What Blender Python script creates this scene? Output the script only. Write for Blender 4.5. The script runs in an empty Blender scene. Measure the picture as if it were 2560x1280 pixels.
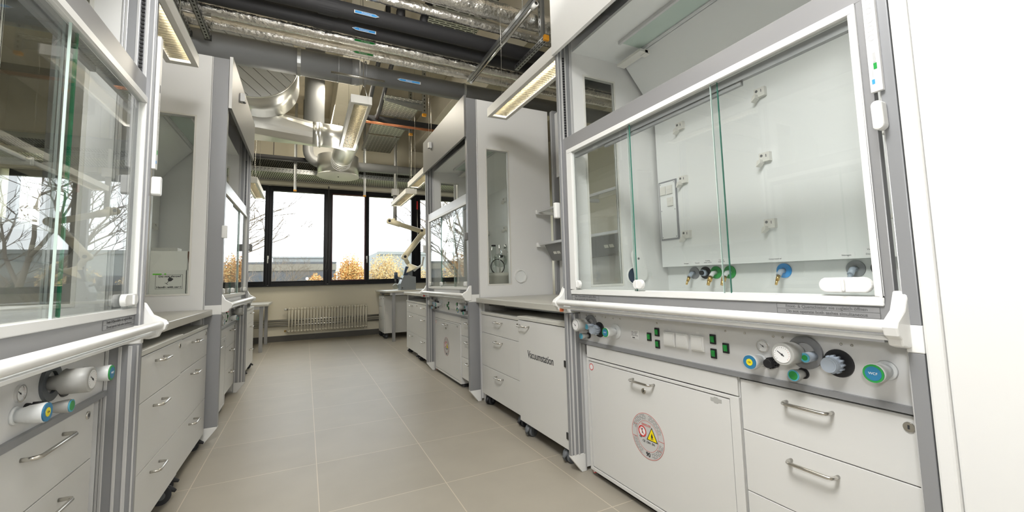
import bpy, bmesh, math, random
from mathutils import Vector, Matrix
random.seed(7)
PI = math.pi
sc = bpy.context.scene
col = sc.collection

# ------------------------------------------------------------------ camera
FPX, CX, CY = 1041.668, 1282.28, 605.42          # focal length and principal point for a 2560 px wide frame
cam = bpy.data.cameras.new('camera'); cam.sensor_fit = 'HORIZONTAL'; cam.sensor_width = 36.0
cam.lens = FPX*36.0/2560.0
cam.shift_x = (1280-CX)/2560.0; cam.shift_y = (CY-640)/2560.0
cam.clip_start = 0.02; cam.clip_end = 500
co = bpy.data.objects.new('camera', cam); col.objects.link(co)
yaw, pitch, roll = math.radians(26.502), math.radians(4.938), math.radians(-1.463)
fw = Vector((math.sin(yaw)*math.cos(pitch), math.cos(yaw)*math.cos(pitch), math.sin(pitch)))
rt = Vector((math.cos(yaw), -math.sin(yaw), 0)); up = rt.cross(fw)
r2 = rt*math.cos(roll)+up*math.sin(roll); u2 = up*math.cos(roll)-rt*math.sin(roll)
mw = Matrix((r2, u2, -fw)).transposed().to_4x4(); mw.translation = Vector((-0.075, -6.406, 1.055))
co.matrix_world = mw
sc.camera = co
# ------------------------------------------------------------------ world, lights, exposure
sc.view_settings.view_transform = 'Standard'; sc.view_settings.look = 'None'
sc.view_settings.gamma = 1.0; sc.view_settings.use_curve_mapping = False
sc.view_settings.exposure = 0.3
wd = bpy.data.worlds.new('sky'); sc.world = wd; wd.use_nodes = True
bg = wd.node_tree.nodes['Background']; bg.inputs[0].default_value = (0.93, 0.97, 1.0, 1); bg.inputs[1].default_value = 3.6
def area(name, loc, size, size_y, power, direction=(0, 0, -1), color=(1, 1, 1), portal=False):
    l = bpy.data.lights.new(name, 'AREA'); l.shape = 'RECTANGLE'; l.size = size; l.size_y = size_y
    l.energy = power; l.color = color
    o = bpy.data.objects.new(name, l); col.objects.link(o); o.location = loc
    o.rotation_euler = Vector(direction).to_track_quat('-Z', 'Y').to_euler()
    if portal: l.cycles.is_portal = True
    return o
area('window_daylight', (0.8, 2.62, 1.95), 10.5, 1.9, 1, (0, -1, 0), portal=True)
area('flash_bounce', (-0.35, -6.1, 3.0), 1.0, 0.8, 80, (0.25, 0.35, -1), (1, 0.995, 0.985))
area('rear_fill', (0.35, 0.3, 3.84), 0.3, 3.0, 85, (0, 0.1, -1), (1, 0.92, 0.76))  # added fill to brighten the back wall, no fitting here
area('ceiling_fill', (0.35, -0.6, 2.5), 0.16, 1.3, 8, (0, 0, 1), (1, 0.95, 0.86))  # added upward fill for the ceiling services, no lamp hangs here
area('ceiling_fill', (0.35, -5.15, 2.75), 0.3, 1.3, 40, (0, 0.35, 1), (1, 0.97, 0.92))  # unseen fill added to brighten the pipes overhead near the camera
fl = bpy.data.lights.new('camera_flash', 'POINT'); fl.energy = 16; fl.shadow_soft_size = 0.05
flo = bpy.data.objects.new('camera_flash', fl); col.objects.link(flo); flo.location = (-0.02, -6.45, 1.24)

# ------------------------------------------------------------------ materials
MATS = {}
def mat(name, c, rough=0.5, metal=0.0, spec=0.5, bump=None, emit=None, var=0.0, coat=0.0):
    m = bpy.data.materials.new(name); m.use_nodes = True; nt = m.node_tree; b = nt.nodes['Principled BSDF']
    b.inputs['Base Color'].default_value = (*c, 1); b.inputs['Roughness'].default_value = rough
    b.inputs['Metallic'].default_value = metal
    b.inputs['Specular IOR Level'].default_value = spec
    if coat: b.inputs['Coat Weight'].default_value = coat; b.inputs['Coat Roughness'].default_value = 0.08
    if emit: b.inputs['Emission Color'].default_value = (*emit[0], 1); b.inputs['Emission Strength'].default_value = emit[1]
    if bump or var:
        tc = nt.nodes.new('ShaderNodeTexCoord')
        if var:
            n = nt.nodes.new('ShaderNodeTexNoise'); n.inputs['Scale'].default_value = 3.0; n.inputs['Detail'].default_value = 5
            nt.links.new(tc.outputs['Object'], n.inputs['Vector'])
            r = nt.nodes.new('ShaderNodeValToRGB')
            r.color_ramp.elements[0].position = 0.3; r.color_ramp.elements[1].position = 0.7
            r.color_ramp.elements[0].color = (*[x*(1-var) for x in c], 1); r.color_ramp.elements[1].color = (*[min(1, x*(1+var)) for x in c], 1)
            nt.links.new(n.outputs['Fac'], r.inputs['Fac']); nt.links.new(r.outputs['Color'], b.inputs['Base Color'])
        if bump:
            n = nt.nodes.new('ShaderNodeTexNoise' if bump[0] == 'n' else 'ShaderNodeTexVoronoi'); n.inputs['Scale'].default_value = bump[1]
            if bump[0] == 'n': n.inputs['Detail'].default_value = 6
            nt.links.new(tc.outputs['Object'], n.inputs['Vector'])
            bp = nt.nodes.new('ShaderNodeBump'); bp.inputs['Strength'].default_value = bump[2]; bp.inputs['Distance'].default_value = bump[3]
            nt.links.new(n.outputs[0], bp.inputs['Height']); nt.links.new(bp.outputs['Normal'], b.inputs['Normal'])
    MATS[name] = m; return m
mat('white_laminate', (0.78, 0.78, 0.765), 0.28)
mat('cabinet_white', (0.665, 0.663, 0.643), 0.33)
mat('interior_white', (0.80, 0.815, 0.80), 0.3)
mat('plastic_white', (0.82, 0.82, 0.80), 0.3)
mat('plastic_cream', (0.76, 0.70, 0.52), 0.4)
mat('socket_white', (0.72, 0.71, 0.66), 0.4)
mat('profile_grey', (0.30, 0.305, 0.315), 0.38, 0.25)
mat('profile_light', (0.62, 0.62, 0.62), 0.3, 0.3)
mat('fascia_grey', (0.20, 0.198, 0.193), 0.4)
mat('panel_brushed', (0.74, 0.74, 0.735), 0.32, 0.12, bump=('n', 30, 0.05, 0.001))
mat('sash_grey', (0.33, 0.33, 0.335), 0.35, 0.3)
mat('steel', (0.62, 0.6, 0.56), 0.25, 1.0)
mat('chrome', (0.8, 0.8, 0.8), 0.1, 1.0)
mat('brass', (0.72, 0.5, 0.2), 0.28, 1.0)
mat('copper', (0.5, 0.2, 0.1), 0.4, 0.8)
mat('black_plastic', (0.02, 0.02, 0.022), 0.4)
mat('black_rubber', (0.028, 0.03, 0.035), 0.6)
mat('caster_grey', (0.13, 0.14, 0.15), 0.5)
mat('dark_gap', (0.03, 0.03, 0.03), 0.8)
mat('valve_dark', (0.10, 0.11, 0.12), 0.4)
mat('valve_grey', (0.42, 0.42, 0.40), 0.4)
mat('valve_bluegrey', (0.42, 0.48, 0.56), 0.4)
mat('valve_white', (0.74, 0.76, 0.76), 0.35)
mat('cap_blue', (0.03, 0.20, 0.38), 0.35)
mat('cap_teal', (0.10, 0.42, 0.58), 0.35)
mat('cap_green', (0.03, 0.33, 0.07), 0.35)
mat('cap_yellow', (0.85, 0.72, 0.02), 0.4)
mat('sky_blue', (0.05, 0.33, 0.75), 0.4)
mat('switch_green', (0.02, 0.32, 0.06), 0.3)
mat('red', (0.6, 0.03, 0.03), 0.4)
mat('orange_red', (0.55, 0.14, 0.05), 0.45)
mat('ink', (0.03, 0.03, 0.035), 0.6)
mat('ink_grey', (0.13, 0.13, 0.13), 0.6)
mat('ink_red', (0.55, 0.12, 0.1), 0.6)
mat('sticker_white', (0.82, 0.82, 0.81), 0.4)
mat('sticker_silver', (0.55, 0.55, 0.54), 0.35)
mat('sticker_yellow', (0.9, 0.72, 0.0), 0.4)
mat('green_tape', (0.18, 0.75, 0.05), 0.5)
mat('cap_orange', (0.75, 0.33, 0.02), 0.5)
mat('cardboard_white', (0.85, 0.84, 0.78), 0.7)
mat('brown', (0.22, 0.08, 0.03), 0.4)
mat('worktop', (0.50, 0.49, 0.44), 0.3)
mat('worktop_edge', (0.56, 0.555, 0.51), 0.4)
mat('wall_paint', (0.78, 0.735, 0.61), 0.85)
mat('ceiling_concrete', (0.50, 0.455, 0.36), 0.9, var=0.08)
mat('beam_concrete', (0.66, 0.61, 0.51), 0.8, var=0.06)
mat('skirting', (0.10, 0.095, 0.085), 0.5)
mat('window_frame', (0.007, 0.007, 0.009), 0.3, spec=0.3)
mat('window_frame_red', (0.06, 0.004, 0.01), 0.3)
mat('pvc_grey', (0.24, 0.245, 0.25), 0.36, bump=('n', 5, 0.02, 0.01))
mat('insulation', (0.035, 0.035, 0.038), 0.65)
mat('foil', (0.93, 0.92, 0.90), 0.19, 1.0, bump=('n', 36, 0.95, 0.009))
mat('galvanised', (0.47, 0.485, 0.49), 0.32, 0.9, bump=('v', 40, 0.06, 0.002), var=0.08)
mat('duct_steel', (0.62, 0.62, 0.59), 0.30, 0.9, bump=('n', 5, 0.05, 0.01))
mat('disc_steel', (0.86, 0.89, 0.90), 0.5, 0.0)
mat('lamp_white', (0.82, 0.81, 0.77), 0.4)
mat('louvre', (0.40, 0.38, 0.32), 0.2, 0.9)
mat('tube_light', (1, 1, 1), 0.4, emit=((1, 0.96, 0.9), 38))
mat('tube_light_warm', (1, 1, 1), 0.4, emit=((1, 0.92, 0.78), 85))
mat('radiator_white', (0.84, 0.80, 0.68), 0.5)
mat('pipe_steel', (0.6, 0.59, 0.56), 0.35, 1.0)
mat('device_grey', (0.19, 0.21, 0.23), 0.4)
mat('device_dark', (0.03, 0.05, 0.09), 0.35)
mat('tub_grey', (0.5, 0.49, 0.43), 0.5)
mat('facade_grey', (0.09, 0.095, 0.105), 0.8, var=0.1)
mat('facade_light', (0.25, 0.265, 0.26), 0.8)
mat('facade_band', (0.19, 0.175, 0.145), 0.8)
mat('facade_window', (0.05, 0.06, 0.075), 0.3)
mat('bark', (0.16, 0.13, 0.10), 0.9)
mat('leaf_orange', (0.50, 0.235, 0.055), 0.7)
mat('leaf_gold', (0.52, 0.34, 0.12), 0.7)
mat('leaf_straw', (0.42, 0.345, 0.20), 0.8)
mat('leaf_green', (0.22, 0.26, 0.10), 0.8)
mat('lawn', (0.16, 0.17, 0.08), 0.9, var=0.2)

def glass(name, tint, ior=1.5, extra=0.0):
    m = bpy.data.materials.new(name); m.use_nodes = True; nt = m.node_tree
    for n in list(nt.nodes): nt.nodes.remove(n)
    out = nt.nodes.new('ShaderNodeOutputMaterial'); mx = nt.nodes.new('ShaderNodeMixShader')
    tr = nt.nodes.new('ShaderNodeBsdfTransparent'); tr.inputs[0].default_value = (*tint, 1)
    gl = nt.nodes.new('ShaderNodeBsdfGlossy'); gl.inputs['Roughness'].default_value = 0.0
    fr = nt.nodes.new('ShaderNodeFresnel'); ge = nt.nodes.new('ShaderNodeNewGeometry'); mr = nt.nodes.new('ShaderNodeMapRange')
    mr.inputs['To Min'].default_value = ior; mr.inputs['To Max'].default_value = 1/ior     # same thin pane seen from either side
    nt.links.new(ge.outputs['Backfacing'], mr.inputs['Value']); nt.links.new(mr.outputs[0], fr.inputs[0])
    nt.links.new(fr.outputs[0], mx.inputs[0]); nt.links.new(tr.outputs[0], mx.inputs[1]); nt.links.new(gl.outputs[0], mx.inputs[2])
    nt.links.new(mx.outputs[0], out.inputs[0]); MATS[name] = m; return m
glass('sash_glass', (0.975, 0.988, 0.981))
glass('window_glass', (0.97, 0.98, 0.98), 1.4)
glass('clear_glass', (0.9, 0.93, 0.92), 1.6)
mat('glass_edge', (0.06, 0.21, 0.16), 0.15)
mat('glass_edge_deep', (0.0, 0.22, 0.10), 0.2)
mat('glass_edge_pale', (0.55, 0.68, 0.63), 0.15)
mat('lamp_pane', (0.50, 0.60, 0.54), 0.15)

def floor_mat():
    m = bpy.data.materials.new('floor_tiles'); m.use_nodes = True; nt = m.node_tree; b = nt.nodes['Principled BSDF']
    tc = nt.nodes.new('ShaderNodeTexCoord'); br = nt.nodes.new('ShaderNodeTexBrick')
    br.offset = 0.0; br.squash = 1.0
    br.inputs['Scale'].default_value = 1.0; br.inputs['Brick Width'].default_value = 0.6; br.inputs['Row Height'].default_value = 0.6
    br.inputs['Mortar Size'].default_value = 0.0024; br.inputs['Mortar Smooth'].default_value = 0.1; br.inputs['Bias'].default_value = 0
    br.inputs['Color1'].default_value = (0.312, 0.286, 0.236, 1); br.inputs['Color2'].default_value = (0.332, 0.305, 0.252, 1)
    br.inputs['Mortar'].default_value = (0.50, 0.445, 0.36, 1)
    n = nt.nodes.new('ShaderNodeTexNoise'); n.inputs['Scale'].default_value = 4; n.inputs['Detail'].default_value = 8
    mp = nt.nodes.new('ShaderNodeMapRange'); mp.inputs['To Min'].default_value = 0.9; mp.inputs['To Max'].default_value = 1.1
    mul = nt.nodes.new('ShaderNodeMix'); mul.data_type = 'RGBA'; mul.blend_type = 'MULTIPLY'; mul.inputs['Factor'].default_value = 1
    nt.links.new(tc.outputs['Object'], br.inputs['Vector']); nt.links.new(tc.outputs['Object'], n.inputs['Vector'])
    nt.links.new(n.outputs['Fac'], mp.inputs['Value'])
    nt.links.new(br.outputs['Color'], mul.inputs['A']); nt.links.new(mp.outputs[0], mul.inputs['B'])
    nt.links.new(mul.outputs['Result'], b.inputs['Base Color'])
    b.inputs['Roughness'].default_value = 0.42
    MATS['floor_tiles'] = m
floor_mat()
def perforated(name, sx, sy, c):  # slots are painted near-black, standing in for the dark void above the tray
    m = bpy.data.materials.new(name); m.use_nodes = True; nt = m.node_tree; b = nt.nodes['Principled BSDF']
    b.inputs['Base Color'].default_value = (*c, 1); b.inputs['Metallic'].default_value = 0.6; b.inputs['Roughness'].default_value = 0.4
    tc = nt.nodes.new('ShaderNodeTexCoord'); br = nt.nodes.new('ShaderNodeTexBrick'); br.offset = 0.5
    br.inputs['Scale'].default_value = 1.0; br.inputs['Brick Width'].default_value = sx; br.inputs['Row Height'].default_value = sy
    br.inputs['Mortar Size'].default_value = min(sx, sy)*0.30; br.inputs['Mortar Smooth'].default_value = 0.0
    nt.links.new(tc.outputs['Object'], br.inputs['Vector'])
    mx = nt.nodes.new('ShaderNodeMixShader'); tr = nt.nodes.new('ShaderNodeBsdfDiffuse'); tr.inputs[0].default_value = (0.04, 0.04, 0.036, 1); out = nt.nodes['Material Output']
    nt.links.new(br.outputs['Fac'], mx.inputs[0]); nt.links.new(tr.outputs[0], mx.inputs[1]); nt.links.new(b.outputs[0], mx.inputs[2])
    nt.links.new(mx.outputs[0], out.inputs[0]); MATS[name] = m
perforated('perf_x', 0.035, 0.11, (0.62, 0.62, 0.57))
perforated('perf_y', 0.12, 0.032, (0.58, 0.58, 0.52))

# ------------------------------------------------------------------ mesh helpers
class MB:
    def __init__(s): s.v = []; s.f = []; s.m = []; s.sm = []; s.k = 0
    def add(s, vs, fs, smooth=False):
        n = len(s.v); s.v += [tuple(p) for p in vs]
        for f in fs: s.f.append([n+i for i in f]); s.m.append(s.k); s.sm.append(smooth)
        return s
    def mt(s, k): s.k = k; return s
    def box(s, x0, x1, y0, y1, z0, z1):
        if x0 > x1: x0, x1 = x1, x0
        if y0 > y1: y0, y1 = y1, y0
        if z0 > z1: z0, z1 = z1, z0
        return s.add([(x0,y0,z0),(x1,y0,z0),(x1,y1,z0),(x0,y1,z0),(x0,y0,z1),(x1,y0,z1),(x1,y1,z1),(x0,y1,z1)],
                     [(0,3,2,1),(4,5,6,7),(0,1,5,4),(1,2,6,5),(2,3,7,6),(3,0,4,7)])
    def cyl(s, p0, p1, r0, r1=None, n=20, caps=True):
        if r1 is None: r1 = r0
        p0 = Vector(p0); p1 = Vector(p1); d = (p1-p0).normalized()
        a = d.orthogonal().normalized(); b = d.cross(a)
        vs = [p0+(a*math.cos(2*PI*i/n)+b*math.sin(2*PI*i/n))*r0 for i in range(n)] + [p1+(a*math.cos(2*PI*i/n)+b*math.sin(2*PI*i/n))*r1 for i in range(n)]
        s.add(vs, [(i, (i+1) % n, n+(i+1) % n, n+i) for i in range(n)], True)
        if caps: s.add(vs[:n], [tuple(range(n))[::-1]]); s.add(vs[n:], [tuple(range(n))])
        return s
    def ring(s, p0, p1, ro, ri, n=28):
        p0 = Vector(p0); p1 = Vector(p1); d = (p1-p0).normalized(); a = d.orthogonal().normalized(); b = d.cross(a)
        def c(p, r): return [p+(a*math.cos(2*PI*i/n)+b*math.sin(2*PI*i/n))*r for i in range(n)]
        vs = c(p0, ro)+c(p1, ro)+c(p1, ri)+c(p0, ri)
        fs = []
        for k in range(4):
            for i in range(n):
                j = (i+1) % n; q = (k+1) % 4
                fs.append((k*n+i, k*n+j, q*n+j, q*n+i))
        return s.add(vs, fs, False)
    def lathe(s, p0, d, prof, n=24):
        p0 = Vector(p0); d = Vector(d).normalized(); a = d.orthogonal().normalized(); b = d.cross(a); m = len(prof)
        vs = [p0+d*h+(a*math.cos(2*PI*i/n)+b*math.sin(2*PI*i/n))*max(r, 1e-4) for (h, r) in prof for i in range(n)]
        fs = [(k*n+i, k*n+(i+1) % n, (k+1)*n+(i+1) % n, (k+1)*n+i) for k in range(m-1) for i in range(n)]
        s.add(vs, fs, True); s.add(vs[:n], [tuple(range(n))[::-1]]); s.add(vs[-n:], [tuple(range(n))])
        return s
    def tube(s, pts, r, n=10, caps=True):
        P = [Vector(p) for p in pts]; m = len(P); vs = []
        t0 = (P[1]-P[0]).normalized(); a = t0.orthogonal().normalized()
        for i in range(m):
            t = ((P[min(i+1, m-1)]-P[i]).normalized()+(P[i]-P[max(i-1, 0)]).normalized())
            t = t.normalized() if t.length > 1e-6 else t0
            a = (a-t*a.dot(t)).normalized(); b = t.cross(a)
            rr = r[i] if isinstance(r, (list, tuple)) else r
            vs += [P[i]+(a*math.cos(2*PI*k/n)+b*math.sin(2*PI*k/n))*rr for k in range(n)]
        fs = [(i*n+k, i*n+(k+1) % n, (i+1)*n+(k+1) % n, (i+1)*n+k) for i in range(m-1) for k in range(n)]
        s.add(vs, fs, True)
        if caps: s.add(vs[:n], [tuple(range(n))[::-1]]); s.add(vs[-n:], [tuple(range(n))])
        return s
    def prism(s, poly, axis, a0, a1):
        # poly: 2D points in the two remaining axes, in order x,y,z
        def P(p, a):
            if axis == 'x': return (a, p[0], p[1])
            if axis == 'y': return (p[0], a, p[1])
            return (p[0], p[1], a)
        n = len(poly); vs = [P(p, a0) for p in poly]+[P(p, a1) for p in poly]
        return s.add(vs, [tuple(range(n)), tuple(range(n, 2*n))[::-1]]+[(i, (i+1) % n, n+(i+1) % n, n+i) for i in range(n)])
    def sphere(s, c, r, n=14, sq=(1, 1, 1)):
        c = Vector(c); vs = []; m = n//2
        for j in range(m+1):
            ph = PI*j/m
            for i in range(n): vs.append((c.x+r*sq[0]*math.sin(ph)*math.cos(2*PI*i/n), c.y+r*sq[1]*math.sin(ph)*math.sin(2*PI*i/n), c.z+r*sq[2]*math.cos(ph)))
        return s.add(vs, [(j*n+i, j*n+(i+1) % n, (j+1)*n+(i+1) % n, (j+1)*n+i) for j in range(m) for i in range(n)], True)
    def build(s, name, mats, parent=None, bevel=0.0, loc=None, rot=None, fix=True):
        me = bpy.data.meshes.new(name)
        o = bpy.data.objects.new(name, me); col.objects.link(o)
        vs = s.v
        if loc is not None and parent is None:
            L = Vector(loc); vs = [tuple(Vector(p)-L) for p in vs]; o.location = L
        me.from_pydata(vs, [], s.f)
        for i, p in enumerate(me.polygons): p.material_index = s.m[i]; p.use_smooth = s.sm[i]
        if isinstance(mats, str): mats = [mats]
        for x in mats: me.materials.append(MATS[x])
        if fix:
            bm = bmesh.new(); bm.from_mesh(me); bmesh.ops.remove_doubles(bm, verts=bm.verts, dist=1e-6)
            bmesh.ops.recalc_face_normals(bm, faces=bm.faces); bm.to_mesh(me); bm.free()
        me.update()
        if bevel:
            b = o.modifiers.new('bevel', 'BEVEL'); b.width = bevel; b.segments = 2; b.limit_method = 'ANGLE'; b.angle_limit = math.radians(50); b.harden_normals = False
        if parent is not None: o.parent = parent
        return o
def tag(o, label=None, cat=None, group=None, kind=None):
    if label: o['label'] = label
    if cat: o['category'] = cat
    if group: o['group'] = group
    if kind: o['kind'] = kind
    return o
def thing(name, label, cat, loc=(0, 0, 0), rot=0.0, group=None):
    o = bpy.data.objects.new(name, None); col.objects.link(o); o.location = loc; o.rotation_euler = (0, 0, rot)
    o.empty_display_size = 0.1
    return tag(o, label, cat, group)
def struct(mb, name, mats, bevel=0.0):
    o = mb.build(name, mats, None, bevel); o['kind'] = 'structure'; return o
RR, LL = -PI/2, PI/2          # right row faces the aisle (-x), left row faces it too (+x)
def text(body, size, cx, cz, y, material, parent, name='lettering', align='CENTER', sx=1.0, mirror=None, bold=0.0, rotz=0.0, ext=0.0004, plane='xz'):
    cu = bpy.data.curves.new('t', 'FONT'); cu.body = body; cu.size = size; cu.align_x = align; cu.align_y = 'CENTER'
    cu.extrude = ext; cu.offset = bold
    t = bpy.data.objects.new('t', cu); col.objects.link(t)
    dg = bpy.context.evaluated_depsgraph_get(); me = bpy.data.meshes.new_from_object(t.evaluated_get(dg))
    bpy.data.objects.remove(t); bpy.data.curves.remove(cu)
    c, s = math.cos(rotz), math.sin(rotz)
    for v in me.vertices:
        tx, ty, tz = v.co; tx *= sx; tx, ty = tx*c-ty*s, tx*s+ty*c
        if plane == 'xz': v.co = (cx+tx, y-tz, cz+ty)
        else: v.co = (cx+tx, cz+ty, y+tz)
    o = bpy.data.objects.new(name, me); me.materials.clear(); me.materials.append(MATS[material]); col.objects.link(o)
    if parent is not None: o.parent = parent
    return o

# ------------------------------------------------------------------ room shell
WX0, WX1, YB, YF, ZC = -4.2, 5.2, 2.5, -9.0, 4.35
struct(MB().box(WX0, WX1, YF, YB+0.3, -0.1, 0), 'floor', 'floor_tiles')
struct(MB().box(WX0, WX1, YF, YB+0.3, ZC, ZC+0.2), 'ceiling', 'ceiling_concrete')
struct(MB().box(WX0-0.2, WX0, YF, YB+0.3, 0, ZC), 'wall_left', 'wall_paint')
struct(MB().box(WX1, WX1+0.2, YF, YB+0.3, 0, ZC), 'wall_right', 'wall_paint')
struct(MB().box(WX0, WX1, YF-0.2, YF, 0, ZC), 'wall_front', 'wall_paint')
struct(MB().box(WX0, WX1, YB, YB+0.3, 0, 1.035).box(WX0, WX1, YB, YB+0.3, 2.9, ZC), 'wall_back', 'wall_paint')
struct(MB().box(WX0, WX1, YB-0.018, YB-0.001, 0.0, 0.105), 'baseboard_back', 'skirting')
struct(MB().box(1.205, 3.6, -8.9, -5.985, 0, ZC-0.01).box(1.198, 1.30, -5.985, -5.952, 0, ZC-0.01), 'wall_near', 'white_laminate', 0.006)
tk = 0
for x0, x1 in ((0.30, 0.62), (1.93, 2.27), (-1.6, -1.28), (3.5, 3.8)):
    tk += 1
    struct(MB().box(x0, x1, YF+0.01, YB-0.01, 3.86, ZC-0.002), 'trim_%d' % tk, 'beam_concrete', 0.01)
tk += 1
struct(MB().box(WX0, WX1, YB-0.05, YB-0.001, 2.92, 2.98), 'trim_%d' % tk, 'wall_paint')
struct(MB().box(WX0, WX1, YB-0.10, YB+0.02, 1.01, 1.035), 'trim_%d' % (tk+1), 'window_frame', 0.003)

# window strip
def window(n, xa, xb, pa, pb, frame, handle=None, za=1.11, zb=2.80):
    r = thing('window_%d' % n, 'w', 'w', (0, 0, 0)); del r['label']; del r['category']; r['kind'] = 'structure'
    z0, z1 = 1.036, 2.899; y0, y1 = YB-0.03, YB+0.06
    MB().box(xa, pa-0.02, y0, y1, z0, z1).box(pb+0.02, xb, y0, y1, z0, z1).box(pa-0.02, pb+0.02, y0, y1, z0, za-0.02).box(pa-0.02, pb+0.02, y0, y1, zb+0.02, z1).build('frame', 'window_frame', r, 0.004)
    MB().box(pa-0.02, pa, y0-0.012, y1-0.02, za-0.02, zb+0.02).box(pb, pb+0.02, y0-0.012, y1-0.02, za-0.02, zb+0.02).box(pa, pb, y0-0.012, y1-0.02, za-0.02, za).box(pa, pb, y0-0.012, y1-0.02, zb, zb+0.02).build('casement', frame, r, 0.003)
    MB().box(pa, pb, YB+0.01, YB+0.016, za, zb).build('pane', 'window_glass', r)
    if handle is not None:
        MB().box(handle-0.012, handle+0.012, y0-0.02, y0-0.001, 1.52, 1.58).cyl((handle, y0-0.015, 1.56), (handle, y0-0.045, 1.56), 0.008).tube([(handle, y0-0.045, 1.565), (handle, y0-0.05, 1.54), (handle, y0-0.05, 1.44)], 0.009).build('handle', 'plastic_white', r)
window(1, -4.1, -2.42, -4.0, -2.5, 'window_frame')
window(2, -2.42, -0.70, -2.34, -0.765, 'window_frame')
window(3, -0.70, 0.31, -0.636, 0.232, 'window_frame', -0.70)
window(4, 0.31, 1.03, 0.389, 0.984, 'window_frame_red', 1.03)
window(5, 1.03, 2.03, 1.075, 1.935, 'window_frame')
window(6, 2.03, 3.62, 2.13, 3.55, 'window_frame')
window(7, 3.62, 5.1, 3.7, 5.0, 'window_frame')

# ------------------------------------------------------------------ fume hood
VEL = 0.095                      # depth of the post in front of the cabinet plane
def handle_mb(cx, z, y, w=0.135, r=0.0055):
    a = w/2; d = 0.033
    return MB().tube([(cx-a, y, z), (cx-a, y-d*0.55, z), (cx-a+0.004, y-d*0.85, z), (cx-a+0.014, y-d, z), (cx+a-0.014, y-d, z), (cx+a-0.004, y-d*0.85, z), (cx+a, y-d*0.55, z), (cx+a, y, z)], r, 10)
def lock_mb(cx, z, y):
    return MB().cyl((cx, y+0.002, z), (cx, y-0.004, z), 0.013, 0.012).mt(1).box(cx-0.002, cx+0.002, y-0.0048, y-0.004, z-0.005, z+0.005)

def gauge_face(par, cx, z, y, r):
    m = MB().cyl((cx, y, z), (cx, y-0.001, z), r*0.86, n=28).mt(1)
    m.add([(cx-r*0.5, y-0.0016, z+r*0.30), (cx-r*0.46, y-0.0016, z+r*0.36), (cx+r*0.22, y-0.0016, z-r*0.10), (cx+r*0.16, y-0.0016, z-r*0.20)], [(0, 1, 2, 3)]).cyl((cx, y-0.001, z), (cx, y-0.002, z), r*0.10, n=10)
    for k in range(17):
        t = math.radians(-40+k*16.2); a, b = (0.66, 0.76) if k % 4 == 0 else (0.70, 0.76)
        m.k = 2 if k < 6 else 1
        m.add([(cx+r*q*math.cos(t+w), y-0.0013, z+r*q*math.sin(t+w)) for q, w in ((a, -0.03), (b, -0.03), (b, 0.03), (a, 0.03))], [(0, 1, 2, 3)])
    m.build('dial', ['sticker_white', 'ink', 'ink_red'], par, fix=False)

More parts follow.
